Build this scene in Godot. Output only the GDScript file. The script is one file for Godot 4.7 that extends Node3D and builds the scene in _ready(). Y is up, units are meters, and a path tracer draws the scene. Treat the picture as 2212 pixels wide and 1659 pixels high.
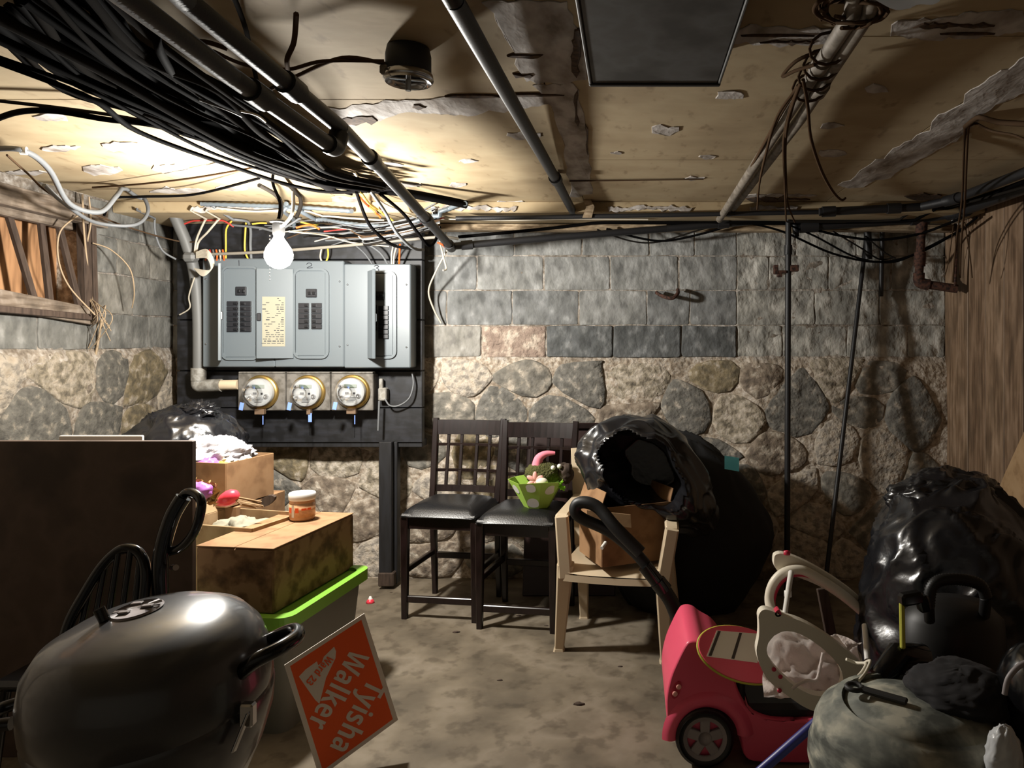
extends Node3D
# An old basement: one bare bulb, a stone and block wall, breaker panels, meters, pipes, cables and stored things.
# at(x, y, d) gives the point that lies d metres in front of the lens, on the line of sight through x, y of a 2212 x 1659 frame;
# a negative d means that much below the ceiling instead.
const F := 1600.0
const CX := 1365.0
const CY := 740.0
const EYE := 1.4
const CEIL := 2.14
const BACK := 4.4
const LEFT := -2.73
const RIGHT := 1.86
var rng := RandomNumberGenerator.new()
var nz := FastNoiseLite.new()
var M := {}
var off := {}
var used := {}
var stone_kind := "stone"

# ------------------------------------------------------------------ helpers
func at(x: float, y: float, d: float) -> Vector3:
	if d < 0.0:
		d = (CEIL + d - EYE) * F / (CY - y)
	return Vector3((x - CX) * d / F, EYE - (y - CY) * d / F, -d)

func on_floor(x: float, y: float) -> Vector3:
	return at(x, y, EYE * F / (y - CY))

func pts(a: Array) -> Array:
	var r := []
	for p in a:
		r.append(at(p[0], p[1], p[2]))
	return r

func n3(p: Vector3, f: float) -> float:
	return nz.get_noise_3d(p.x * f, p.y * f, p.z * f)

func ridge(p: Vector3, f: float) -> float:
	return 1.0 - 2.6 * absf(n3(p, f))

func crease(p: Vector3, f: float) -> float:
	# narrow folds: near zero, rising to 1 along thin lines
	return pow(1.0 - minf(1.0, absf(n3(p, f)) * 1.5), 3.0)

func ms(smooth := true) -> SurfaceTool:
	var st := SurfaceTool.new()
	st.begin(Mesh.PRIMITIVE_TRIANGLES)
	st.set_smooth_group(0 if smooth else -1)
	return st

func tri(st: SurfaceTool, a: Vector3, b: Vector3, c: Vector3, out: Vector3) -> void:
	if (c - a).cross(b - a).dot(out) < 0.0:
		st.add_vertex(a); st.add_vertex(c); st.add_vertex(b)
	else:
		st.add_vertex(a); st.add_vertex(b); st.add_vertex(c)

func quad(st: SurfaceTool, a: Vector3, b: Vector3, c: Vector3, d: Vector3, out: Vector3) -> void:
	tri(st, a, b, c, out)
	tri(st, a, c, d, out)

func box(st: SurfaceTool, c: Vector3, s: Vector3, bev := 0.004, xf := Transform3D()) -> void:
	st.set_smooth_group(-1)
	var h := s * 0.5
	var b: float = minf(bev, minf(h.x, minf(h.y, h.z)) * 0.9)
	var ax := [Vector3.RIGHT, Vector3.UP, Vector3.BACK]
	var cc := xf * c
	for k in 3:
		for sg in [-1.0, 1.0]:
			var n: Vector3 = ax[k] * sg
			var u: Vector3 = ax[(k + 1) % 3]
			var v: Vector3 = ax[(k + 2) % 3]
			var hu: float = h[(k + 1) % 3] - b
			var hv: float = h[(k + 2) % 3] - b
			var o: Vector3 = c + n * h[k]
			quad(st, xf * (o - u * hu - v * hv), xf * (o + u * hu - v * hv), xf * (o + u * hu + v * hv), xf * (o - u * hu + v * hv), xf * (o + n) - xf * o)
			if b > 0.0:
				for s2 in [-1.0, 1.0]:
					var m: Vector3 = u * s2
					var e1: Vector3 = c + n * h[k] + m * hu
					var e2: Vector3 = c + n * (h[k] - b) + m * (hu + b)
					quad(st, xf * (e1 - v * hv), xf * (e1 + v * hv), xf * (e2 + v * hv), xf * (e2 - v * hv), xf * (e1 + n + m) - xf * e1)
	if b <= 0.0:
		return
	for sx in [-1.0, 1.0]:
		for sy in [-1.0, 1.0]:
			for sz in [-1.0, 1.0]:
				var g := Vector3(sx * h.x, sy * h.y, sz * h.z)
				var bx := Vector3(sx * b, 0, 0)
				var by := Vector3(0, sy * b, 0)
				var bz := Vector3(0, 0, sz * b)
				tri(st, xf * (c + g - by - bz), xf * (c + g - bx - bz), xf * (c + g - bx - by), xf * (c + g) - cc)

func bar(st: SurfaceTool, a: Vector3, b: Vector3, w: float, t: float, side := Vector3.RIGHT, bev := 0.003) -> void:
	# a squared bar from a to b: w across «side», t across the third direction
	var y := (b - a).normalized()
	var z := side.cross(y).normalized()
	var x := y.cross(z).normalized()
	box(st, Vector3.ZERO, Vector3(w, a.distance_to(b), t), bev, Transform3D(Basis(x, y, z), (a + b) * 0.5))

func taper(st: SurfaceTool, a: Vector3, b: Vector3, sa: Vector2, sb: Vector2, side := Vector3.RIGHT) -> void:
	var y := (b - a).normalized()
	var z := side.cross(y).normalized()
	var x := y.cross(z).normalized()
	st.set_smooth_group(-1)
	var r := []
	for e in [[a, sa], [b, sb]]:
		var q := []
		var hx: float = e[1].x * 0.5
		var hz: float = e[1].y * 0.5
		var k: float = minf(hx, hz) * 0.25
		for p in [[hx - k, hz], [hx, hz - k], [hx, -hz + k], [hx - k, -hz], [-hx + k, -hz], [-hx, -hz + k], [-hx, hz - k], [-hx + k, hz]]:
			q.append(e[0] + x * p[0] + z * p[1])
		r.append(q)
	for i in 8:
		var j := (i + 1) % 8
		quad(st, r[0][i], r[0][j], r[1][j], r[1][i], (r[0][i] + r[0][j]) * 0.5 - a)
		tri(st, r[0][i], r[0][j], a, -y)
		tri(st, r[1][i], r[1][j], b, y)

func curve(p: Array, per := 6) -> Array:
	if p.size() < 3:
		return p
	var r := []
	for i in p.size() - 1:
		var a: Vector3 = p[maxi(i - 1, 0)]
		var b: Vector3 = p[i]
		var c: Vector3 = p[i + 1]
		var d: Vector3 = p[mini(i + 2, p.size() - 1)]
		for k in per:
			r.append(b.cubic_interpolate(c, a, d, float(k) / per))
	r.append(p[-1])
	return r

func tube(st: SurfaceTool, p: Array, r: float, sides := 8, r2 := -1.0, closed := false, ribs := 0.0) -> void:
	st.set_smooth_group(0)
	var n := p.size()
	var rings := []
	var t0: Vector3 = (p[1] - p[0]).normalized()
	var u := t0.cross(Vector3(0.31, 0.9, 0.17)).normalized()
	for i in n:
		var t: Vector3 = (p[mini(i + 1, n - 1)] - p[maxi(i - 1, 0)]).normalized()
		if closed:
			t = (p[(i + 1) % n] - p[(i - 1 + n) % n]).normalized()
		u = (u - t * u.dot(t)).normalized()
		var v := t.cross(u)
		var rr := r if r2 < 0.0 else lerpf(r, r2, float(i) / (n - 1))
		if ribs > 0.0 and i % 2 == 1:
			rr *= 1.0 - ribs
		var q := []
		for k in sides:
			var a := TAU * k / sides
			q.append(p[i] + (u * cos(a) + v * sin(a)) * rr)
		rings.append(q)
	for i in (n if closed else n - 1):
		var j := (i + 1) % n
		for k in sides:
			var l := (k + 1) % sides
			quad(st, rings[i][k], rings[i][l], rings[j][l], rings[j][k], rings[i][k] + rings[i][l] - p[i] * 2.0)
	if not closed:
		st.set_smooth_group(-1)
		for k in sides:
			var l := (k + 1) % sides
			tri(st, p[0], rings[0][k], rings[0][l], p[0] - p[1])
			tri(st, p[n - 1], rings[n - 1][k], rings[n - 1][l], p[n - 1] - p[n - 2])

func lathe(st: SurfaceTool, prof: Array, segs := 32, xf := Transform3D(), wob = null) -> void:
	# prof: [r, y] pairs, turned about y; equal pairs split the smoothing
	var g := 1
	var rows := []
	for q in prof:
		var row := []
		for k in segs:
			var a := TAU * k / segs
			var v := Vector3(cos(a) * q[0], q[1], sin(a) * q[0])
			if wob != null:
				v = wob.call(v, a)
			row.append(xf * v)
		rows.append(row)
	for i in rows.size() - 1:
		if prof[i][0] == prof[i + 1][0] and prof[i][1] == prof[i + 1][1]:
			g += 1
			continue
		st.set_smooth_group(g)
		for k in segs:
			var l := (k + 1) % segs
			var mid: Vector3 = (rows[i][k] + rows[i + 1][l]) * 0.5
			var ax: Vector3 = xf * Vector3(0, (prof[i][1] + prof[i + 1][1]) * 0.5, 0)
			quad(st, rows[i][k], rows[i][l], rows[i + 1][l], rows[i + 1][k], mid - ax + xf.basis.y * (signf(prof[i + 1][0] - prof[i][0]) * -0.001))

func sheet(st: SurfaceTool, nu: int, nv: int, f: Callable, out: Vector3, uv := false, skip = null) -> void:
	var g := []
	for i in nu + 1:
		var row := []
		for j in nv + 1:
			row.append(f.call(float(i) / nu, float(j) / nv))
		g.append(row)
	for i in nu:
		for j in nv:
			if skip != null and skip.call((i + 0.5) / nu, (j + 0.5) / nv):
				continue
			if uv:
				for e in [[0, 0], [1, 0], [1, 1], [0, 0], [1, 1], [0, 1]]:
					st.set_uv(Vector2(float(i + e[0]) / nu, 1.0 - float(j + e[1]) / nv))
					st.add_vertex(g[i + e[0]][j + e[1]])
			else:
				quad(st, g[i][j], g[i + 1][j], g[i + 1][j + 1], g[i][j + 1], out)

func prism(st: SurfaceTool, poly: PackedVector2Array, place: Callable, th: float, bev := 0.0) -> void:
	# poly in its own plane; place(p: Vector2, w: float) -> Vector3, w runs from 0 (front) to -th
	st.set_smooth_group(-1)
	var n := poly.size()
	var big := PackedVector2Array()
	for p in poly:
		big.append(p * 1000.0)
	var idx := Geometry2D.triangulate_polygon(big)
	var inner := PackedVector2Array()
	var c := Vector2.ZERO
	for p in poly:
		c += p / n
	var cw := 1.0 if Geometry2D.is_polygon_clockwise(poly) else -1.0
	for i in n:
		var a := (poly[i] - poly[(i - 1 + n) % n]).normalized()
		var b := (poly[(i + 1) % n] - poly[i]).normalized()
		var m := (a + b).orthogonal().normalized() * cw
		inner.append(poly[i] + m * bev * (1.0 if (poly[i] + m * 0.001).distance_to(poly[i]) > 0.0 else 0.0))
	var mid: Vector3 = place.call(c, -th * 0.5)
	var fr: Vector3 = place.call(c, 0.0) - place.call(c, -th)
	for i in range(0, idx.size(), 3):
		tri(st, place.call(inner[idx[i]], 0.0), place.call(inner[idx[i + 1]], 0.0), place.call(inner[idx[i + 2]], 0.0), fr)
		tri(st, place.call(poly[idx[i]], -th), place.call(poly[idx[i + 1]], -th), place.call(poly[idx[i + 2]], -th), -fr)
	st.set_smooth_group(-1)
	for i in n:
		var j := (i + 1) % n
		var o: Vector3 = place.call((poly[i] + poly[j]) * 0.5, -th * 0.5) - mid
		if bev > 0.0:
			quad(st, place.call(inner[i], 0.0), place.call(inner[j], 0.0), place.call(poly[j], -bev), place.call(poly[i], -bev), o + fr)
		quad(st, place.call(poly[i], -bev), place.call(poly[j], -bev), place.call(poly[j], -th), place.call(poly[i], -th), o)

func soft(p: Array, rounds := 2) -> PackedVector2Array:
	var q := PackedVector2Array()
	for e in p:
		q.append(e if e is Vector2 else Vector2(e[0], e[1]))
	for k in rounds:
		var r := PackedVector2Array()
		for i in q.size():
			var b := q[(i + 1) % q.size()]
			r.append(q[i].lerp(b, 0.25))
			r.append(q[i].lerp(b, 0.75))
		q = r
	return q

func upright(d: float) -> Callable:
	# the plane that faces the lens d metres away: a frame point and how far in front of the plane
	return func(p: Vector2, w: float) -> Vector3: return at(p.x, p.y, d) + Vector3(0, 0, w)

func ringed(st: SurfaceTool, outer: PackedVector2Array, inner: PackedVector2Array, place: Callable, th: float) -> void:
	st.set_smooth_group(-1)
	var n := outer.size()
	for i in n:
		var j := (i + 1) % n
		var o0: Vector3 = place.call(outer[i], 0.0)
		var o1: Vector3 = place.call(outer[j], 0.0)
		var i0: Vector3 = place.call(inner[i], 0.0)
		var i1: Vector3 = place.call(inner[j], 0.0)
		var f: Vector3 = o0 - place.call(outer[i], -th)
		quad(st, o0, o1, i1, i0, f)
		quad(st, place.call(outer[i], -th), place.call(outer[j], -th), place.call(inner[j], -th), place.call(inner[i], -th), -f)
		quad(st, o0, o1, place.call(outer[j], -th), place.call(outer[i], -th), o0 - i0)
		quad(st, i0, i1, place.call(inner[j], -th), place.call(inner[i], -th), i0 - o0)

func blob(st: SurfaceTool, nu: int, nv: int, f: Callable) -> void:
	# f(direction) -> point; a closed skin over the sphere of directions
	st.set_smooth_group(0)
	var g := []
	for i in nv + 1:
		var th := PI * i / nv
		var row := []
		for k in nu:
			var a := TAU * k / nu
			row.append(f.call(Vector3(sin(th) * cos(a), cos(th), sin(th) * sin(a))))
		g.append(row)
	var c := Vector3.ZERO
	for k in nu:
		c += g[nv / 2][k] / nu
	for i in nv:
		for k in nu:
			var l := (k + 1) % nu
			if i > 0:
				tri(st, g[i][k], g[i][l], g[i + 1][l], (g[i][k] - c))
			if i < nv - 1:
				tri(st, g[i][k], g[i + 1][l], g[i + 1][k], (g[i + 1][k] - c))

func bag(st: SurfaceTool, c: Vector3, r: Vector3, base: float, amp: float, nu := 110, nv := 76, seed_at := 0.0, extra = null) -> void:
	blob(st, nu, nv, func(d: Vector3) -> Vector3:
		var q := d + Vector3(seed_at, seed_at * 0.7, -seed_at)
		var wq := q + Vector3(n3(q, 2.1), n3(q + Vector3(9, 0, 0), 2.1), n3(q + Vector3(0, 7, 0), 2.1)) * 0.22
		var aq := Vector3(wq.x * 0.85 + wq.y * 0.5, (wq.y * 0.85 - wq.x * 0.5) * 0.22, wq.z)
		var k := 1.0 + amp * (0.9 * n3(wq, 1.3) + 0.7 * crease(aq, 1.6) + 0.3 * crease(aq + Vector3(5, 1, 2), 2.8) + 0.05 * crease(aq + Vector3(3, 3, 3), 5.5))
		var p := d * k
		if extra != null:
			p = extra.call(p, d)
		var w := c + p * r
		w.y = maxf(w.y, base + 0.004 * n3(q, 6.0))
		return w)

func numbered(called: String) -> String:
	var k: int = used.get(called, -1) + 1
	used[called] = k
	return called if k == 0 else "%s_%03d" % [called, k]

func tag(o: Node3D, label: String, cat := "", group := "", kind := "") -> Node3D:
	if label: o.set_meta("label", label)
	if cat: o.set_meta("category", cat)
	if group: o.set_meta("group", group)
	if kind: o.set_meta("kind", kind)
	return o

func thing(called: String, label: String, cat: String, base: Vector3, group := "") -> Node3D:
	var o := Node3D.new()
	o.name = numbered(called)
	add_child(o)
	o.position = base
	off[o] = -base
	tag(o, label, cat, group)
	return o

func part(parent: Node3D, called: String, st, m: Material, label := "", kind := "") -> MeshInstance3D:
	var o := MeshInstance3D.new()
	o.name = called
	if st is SurfaceTool:
		st.generate_normals()
		o.mesh = st.commit()
	else:
		o.mesh = st
	o.material_override = m
	o.position = off.get(parent, Vector3.ZERO)
	parent.add_child(o, true)
	tag(o, label, "", "", kind)
	return o

func solo(called: String, st: SurfaceTool, m: Material, label: String, cat: String, group := "", kind := "") -> MeshInstance3D:
	st.generate_normals()
	var raw := st.commit()
	var bb := raw.get_aabb()
	var base := Vector3(bb.get_center().x, bb.position.y, bb.get_center().z)
	var s2 := SurfaceTool.new()
	s2.append_from(raw, 0, Transform3D(Basis(), -base))
	var o := MeshInstance3D.new()
	o.name = numbered(called)
	o.mesh = s2.commit()
	o.material_override = m
	o.position = base
	off[o] = -base
	add_child(o)
	tag(o, label, cat, group, kind)
	return o

func struct(called: String, st: SurfaceTool, m: Material, label := "", cat := "") -> MeshInstance3D:
	st.generate_normals()
	var o := MeshInstance3D.new()
	o.name = called
	o.mesh = st.commit()
	o.material_override = m
	add_child(o)
	tag(o, label, cat, "", "structure")
	return o

# ------------------------------------------------------------------ materials
func ntex(sd: int, freq: float, ramp: Array, oct := 5, kind := FastNoiseLite.TYPE_SIMPLEX_SMOOTH, frac := FastNoiseLite.FRACTAL_FBM, size := 512, warp := 0.0) -> NoiseTexture2D:
	var n := FastNoiseLite.new()
	n.seed = sd
	n.noise_type = kind
	n.frequency = freq
	n.fractal_type = frac
	n.fractal_octaves = oct
	if warp > 0.0:
		n.domain_warp_enabled = true
		n.domain_warp_amplitude = warp
		n.domain_warp_frequency = freq
	var t := NoiseTexture2D.new()
	t.width = size
	t.height = size
	t.seamless = true
	t.seamless_blend_skirt = 0.15
	t.noise = n
	if ramp.size():
		var g := Gradient.new()
		var o := PackedFloat32Array()
		var c := PackedColorArray()
		for e in ramp:
			o.append(e[0])
			c.append(e[1])
		g.offsets = o
		g.colors = c
		t.color_ramp = g
	return t

func rgb8(r: int, g: int, b: int) -> Color:
	return Color(r / 255.0, g / 255.0, b / 255.0)

func mat(key: String, col: Color, rough: float, o := {}) -> StandardMaterial3D:
	var m := StandardMaterial3D.new()
	m.resource_name = key
	m.albedo_color = col
	m.roughness = rough
	m.cull_mode = BaseMaterial3D.CULL_DISABLED
	m.metallic = o.get("metal", 0.0)
	m.metallic_specular = o.get("spec", 0.5)
	m.uv1_triplanar = o.get("tri", true)
	m.uv1_world_triplanar = o.get("world", false)
	m.uv1_scale = o.get("scale", Vector3.ONE)
	m.uv1_triplanar_sharpness = 4.0
	if o.has("tex"): m.albedo_texture = o.tex
	if o.has("bump"):
		m.heightmap_enabled = true
		m.heightmap_texture = o.bump
		m.heightmap_scale = o.get("depth", 0.5)
	if o.has("rtex"): m.roughness_texture = o.rtex
	if o.has("over"):
		m.detail_enabled = true
		m.detail_albedo = o.over
		m.detail_blend_mode = BaseMaterial3D.BLEND_MODE_MUL
		m.detail_uv_layer = BaseMaterial3D.DETAIL_UV_2
		m.uv2_triplanar = true
		m.uv2_world_triplanar = o.get("world", false)
		m.uv2_scale = o.get("scale2", Vector3.ONE)
	if o.has("coat"):
		m.clearcoat_enabled = true
		m.clearcoat = o.coat
		m.clearcoat_roughness = 0.08
	if o.get("vc", false): m.vertex_color_use_as_albedo = true
	if o.has("glow"):
		m.emission_enabled = true
		m.emission = o.get("glowcol", col)
		m.emission_energy_multiplier = o.glow
	if o.has("back"):
		m.backlight_enabled = true
		m.backlight = o.back
	M[key] = m
	return m

func materials() -> void:
	var grit := ntex(11, 0.03, [], 6)
	var lumpy := ntex(12, 0.012, [], 5)
	var streak := ntex(13, 0.012, [[0.0, rgb8(196, 196, 196)], [0.4, rgb8(232, 232, 230)], [0.62, rgb8(255, 255, 255)], [1.0, rgb8(255, 255, 255)]], 6)
	var mottle := ntex(14, 0.012, [[0.2, rgb8(186, 182, 176)], [0.45, rgb8(228, 225, 220)], [0.6, rgb8(255, 255, 255)], [0.8, rgb8(232, 228, 222)]], 6)
	M["grit"] = grit
	# masonry
	mat("mortar", Color.WHITE, 0.95, {"world": true, "vc": true, "tex": ntex(21, 0.035, [[0.2, rgb8(144, 130, 114)], [0.4, rgb8(174, 160, 144)], [0.55, rgb8(190, 178, 162)], [0.7, rgb8(212, 203, 192)], [0.85, rgb8(168, 154, 138)]], 6), "scale": Vector3.ONE * 1.3, "over": mottle, "scale2": Vector3.ONE * 0.6, "bump": grit, "depth": 0.8})
	var smear := func(sd: int, a: Color, b: Color, th: float) -> NoiseTexture2D:
		return ntex(sd, 0.018, [[0.0, a.darkened(0.22)], [0.3, a], [th - 0.14, b], [th, b.lerp(rgb8(190, 178, 162), 0.45)], [th + 0.16, rgb8(196, 185, 170)], [1.0, rgb8(186, 170, 150)]], 8, FastNoiseLite.TYPE_SIMPLEX_SMOOTH, FastNoiseLite.FRACTAL_FBM, 512, 30.0)
	var tones := [[rgb8(116, 112, 104), rgb8(134, 129, 119)], [rgb8(118, 108, 88), rgb8(140, 126, 98)], [rgb8(120, 107, 94), rgb8(138, 124, 108)], [rgb8(108, 105, 99), rgb8(124, 121, 114)], [rgb8(136, 126, 110), rgb8(156, 145, 126)], [rgb8(146, 138, 128), rgb8(164, 156, 146)]]
	for k in 6:
		mat("stone%d" % k, Color.WHITE, 0.9, {"world": true, "tex": smear.call(30 + k, tones[k][0], tones[k][1], [0.70, 0.68, 0.62, 0.72, 0.5, 0.42][k]), "scale": Vector3.ONE * (1.1 + 0.15 * k), "over": streak, "scale2": Vector3(2.2, 2.0, 2.2), "bump": grit, "depth": 0.6})
	for k in 4:
		var c: Color = [rgb8(140, 140, 137), rgb8(124, 125, 124), rgb8(96, 98, 98), rgb8(150, 147, 140)][k]
		mat("block%d" % k, Color.WHITE, 0.94, {"world": true, "tex": ntex(40 + k, 0.014, [[0.15, c.darkened(0.22)], [0.38, c.darkened(0.06)], [0.55, c], [0.72, c.lightened(0.1)], [0.84, c.lightened(0.24)]], 6), "scale": Vector3(1.3, 0.9, 1.3), "over": streak, "scale2": Vector3(1.7, 0.5, 1.7), "bump": grit, "depth": 0.5})
	mat("parge", Color.WHITE, 0.95, {"world": true, "tex": ntex(46, 0.012, [[0.2, rgb8(136, 134, 128)], [0.45, rgb8(158, 156, 149)], [0.6, rgb8(176, 173, 165)], [0.8, rgb8(206, 203, 195)]], 6), "scale": Vector3(1.3, 0.9, 1.3), "over": streak, "scale2": Vector3(1.9, 0.5, 1.9), "bump": lumpy, "depth": 1.6})
	mat("salmon", Color.WHITE, 0.94, {"world": true, "tex": ntex(47, 0.016, [[0.25, rgb8(138, 120, 108)], [0.55, rgb8(156, 138, 124)], [0.72, rgb8(190, 176, 160)]], 6), "scale": Vector3.ONE * 1.2, "bump": grit, "depth": 1.2})
	# floor and ceiling
	mat("concrete", Color(0.87, 0.865, 0.86), 0.82, {"world": true, "tex": ntex(50, 0.008, [[0.15, rgb8(104, 94, 78)], [0.35, rgb8(121, 110, 93)], [0.5, rgb8(132, 121, 103)], [0.66, rgb8(145, 134, 117)], [0.85, rgb8(123, 112, 95)]], 6), "scale": Vector3.ONE * 0.55, "over": ntex(51, 0.02, [[0.2, rgb8(206, 202, 196)], [0.42, rgb8(245, 243, 240)], [1.0, rgb8(255, 255, 255)]], 6), "scale2": Vector3.ONE * 0.8, "bump": lumpy, "depth": 0.4})
	mat("drywall", Color.WHITE, 0.88, {"world": true, "tex": ntex(52, 0.005, [[0.1, rgb8(146, 128, 98)], [0.4, rgb8(158, 140, 109)], [0.6, rgb8(165, 148, 117)], [0.9, rgb8(153, 135, 104)]], 5), "scale": Vector3(0.5, 0.5, 0.8), "over": ntex(53, 0.03, [[0.12, rgb8(214, 208, 200)], [0.3, rgb8(252, 250, 248)], [1.0, rgb8(255, 255, 255)]], 5), "scale2": Vector3(0.8, 0.8, 0.35), "bump": grit, "depth": 0.05})
	mat("plaster", Color.WHITE, 0.9, {"world": true, "tex": ntex(54, 0.014, [[0.1, rgb8(112, 101, 90)], [0.28, rgb8(138, 129, 121)], [0.5, rgb8(156, 149, 143)], [0.75, rgb8(178, 172, 167)]], 6), "scale": Vector3(1.4, 1.4, 0.7), "bump": ntex(55, 0.02, [], 5, FastNoiseLite.TYPE_SIMPLEX_SMOOTH, FastNoiseLite.FRACTAL_RIDGED), "depth": 0.18})
	mat("torn", rgb8(84, 62, 42), 0.95, {"tex": ntex(56, 0.03, [[0.2, rgb8(150, 150, 150)], [0.7, rgb8(255, 255, 255)]]), "scale": Vector3.ONE * 3.0})
	# woods
	var grain := ntex(60, 0.02, [[0.2, rgb8(186, 178, 168)], [0.5, rgb8(238, 234, 229)], [0.7, rgb8(255, 255, 255)]], 6)
	mat("panelling", rgb8(152, 128, 105), 0.6, {"world": true, "tex": grain, "scale": Vector3(3.0, 0.22, 3.0), "over": mottle, "scale2": Vector3(1.0, 0.4, 1.0)})
	mat("panelling2", rgb8(140, 116, 94), 0.6, {"world": true, "tex": grain, "scale": Vector3(3.4, 0.2, 3.4), "over": mottle, "scale2": Vector3(1.2, 0.4, 1.2)})
	mat("plywood", rgb8(166, 124, 86), 0.7, {"world": true, "tex": grain, "scale": Vector3(2.0, 0.25, 2.0)})
	mat("grey_wood", rgb8(122, 110, 98), 0.9, {"world": true, "tex": grain, "scale": Vector3(4.0, 4.0, 0.4), "over": mottle, "scale2": Vector3.ONE})
	mat("dark_wood", rgb8(66, 52, 42), 0.85, {"tex": grain, "scale": Vector3(4.0, 0.6, 4.0)})
	mat("beam", rgb8(176, 158, 132), 0.9, {"world": true, "tex": grain, "scale": Vector3(0.4, 4.0, 4.0), "over": mottle, "scale2": Vector3(1.5, 3, 1.5)})
	mat("black_ply", rgb8(30, 31, 36), 0.55, {"world": true, "tex": grain, "scale": Vector3(0.6, 3.0, 3.0), "over": ntex(62, 0.02, [[0.3, rgb8(140, 140, 140)], [0.6, rgb8(255, 255, 255)]], 5), "scale2": Vector3.ONE})
	mat("black_post", rgb8(26, 26, 29), 0.6, {"world": true, "tex": grain, "scale": Vector3(3.0, 0.4, 3.0)})
	mat("espresso", rgb8(29, 18, 17), 0.28, {"spec": 0.5, "tex": grain, "scale": Vector3(4, 0.8, 4)})
	mat("brown_board", rgb8(84, 68, 58), 0.7, {"world": true, "tex": mottle, "scale": Vector3.ONE * 0.5})
	mat("cherry_board", rgb8(40, 20, 16), 0.4)
	# metals and plastics
	mat("black_iron", rgb8(30, 30, 32), 0.5, {"metal": 0.1, "bump": grit, "depth": 0.02, "scale": Vector3.ONE * 6.0})
	mat("rust", rgb8(78, 52, 40), 0.85, {"tex": ntex(63, 0.02, [[0.3, rgb8(120, 110, 110)], [0.6, rgb8(255, 240, 230)]]), "scale": Vector3.ONE * 4.0})
	mat("galv", rgb8(132, 124, 114), 0.6, {"metal": 0.15, "tex": mottle, "scale": Vector3.ONE * 2.0})
	mat("duct", rgb8(84, 84, 84), 0.62, {"metal": 0.2, "tex": mottle, "scale": Vector3.ONE * 0.8, "world": true})
	mat("duct_edge", rgb8(38, 38, 40), 0.5, {"metal": 0.3})
	mat("panel_grey", rgb8(92, 99, 103), 0.42)
	mat("panel_trough", rgb8(96, 103, 107), 0.36)
	mat("meter_grey", rgb8(108, 104, 98), 0.5, {"tex": ntex(64, 0.01, [[0.25, rgb8(200, 198, 194)], [0.6, rgb8(255, 255, 255)]]), "scale": Vector3.ONE * 3.0})
	mat("breaker", rgb8(32, 32, 35), 0.4)
	mat("breaker_toggle", rgb8(20, 20, 22), 0.35)
	mat("paper", rgb8(136, 132, 114), 0.8)
	mat("ink", rgb8(40, 42, 48), 0.8)
	mat("brass", rgb8(190, 160, 96), 0.35, {"metal": 0.9})
	mat("brown_hasp", rgb8(118, 96, 76), 0.6, {"metal": 0.3})
	mat("chrome", rgb8(200, 200, 202), 0.2, {"metal": 1.0})
	mat("pvc", rgb8(146, 144, 138), 0.45, {"tex": mottle, "scale": Vector3.ONE * 3.0})
	mat("grey_pvc", rgb8(98, 98, 96), 0.55)
	mat("white_plastic", rgb8(224, 222, 216), 0.4)
	mat("meter_face", rgb8(160, 162, 162), 0.4)
	mat("lcd", rgb8(104, 116, 104), 0.3)
	mat("tag_blue", rgb8(120, 150, 230), 0.5)
	var glass := mat("glass", Color(1, 1, 1, 0.12), 0.04, {"tri": false})
	glass.transparency = BaseMaterial3D.TRANSPARENCY_ALPHA
	mat("bulb", Color.WHITE, 0.3, {"glow": 14.0, "glowcol": Color(1.0, 0.985, 0.95), "tri": false})
	for e in [["wire_black", 13, 12, 12, 0.8], ["wire_dust", 34, 31, 28, 0.95], ["wire_brown", 74, 58, 44, 0.8], ["wire_white", 186, 178, 162, 0.55], ["wire_grey", 100, 102, 104, 0.5], ["wire_putty", 116, 110, 100, 0.6], ["wire_yellow", 214, 180, 70, 0.5], ["wire_orange", 222, 104, 46, 0.5], ["wire_red", 176, 52, 46, 0.5], ["wire_tan", 150, 130, 104, 0.7], ["armor", 124, 134, 142, 0.4]]:
		mat(e[0], rgb8(e[1], e[2], e[3]), e[4], {"metal": 0.5 if e[0] == "armor" else 0.0, "spec": 0.06 if e[4] > 0.75 else 0.45})
	# stored things
	mat("bag_black", rgb8(24, 24, 27), 0.27, {"spec": 0.6, "bump": lumpy, "depth": 0.1, "scale": Vector3.ONE * 3.0})
	mat("cloth_black", rgb8(12, 12, 14), 0.8)
	mat("vinyl", rgb8(18, 18, 20), 0.36, {"bump": grit, "depth": 0.05, "scale": Vector3.ONE * 8.0})
	mat("rubber", rgb8(16, 16, 17), 0.5)
	mat("gloss_black", rgb8(14, 14, 15), 0.16)
	mat("enamel", rgb8(66, 66, 68), 0.3, {"coat": 0.35, "spec": 0.5})
	var card := ntex(70, 0.012, [[0.15, rgb8(214, 206, 196)], [0.45, rgb8(246, 243, 238)], [0.7, rgb8(255, 255, 255)]], 5)
	mat("cardboard", rgb8(146, 112, 78), 0.85, {"tex": card, "scale": Vector3.ONE * 1.2})
	mat("cardboard_pale", rgb8(158, 130, 96), 0.85, {"tex": card, "scale": Vector3.ONE * 1.5})
	mat("cardboard_dirty", rgb8(140, 110, 80), 0.9, {"tex": ntex(71, 0.012, [[0.15, rgb8(150, 140, 130)], [0.42, rgb8(214, 206, 196)], [0.6, rgb8(255, 255, 255)]], 6), "scale": Vector3.ONE * 1.6})
	mat("white_bag", rgb8(176, 172, 174), 0.45, {"back": Color(0.3, 0.3, 0.3)})
	mat("tape", rgb8(196, 176, 130), 0.3)
	mat("tote", rgb8(98, 96, 86), 0.4)
	mat("lime", rgb8(122, 174, 58), 0.4)
	mat("orange_sign", rgb8(244, 98, 34), 0.55)
	mat("sign_white", rgb8(226, 220, 208), 0.6)
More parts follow.
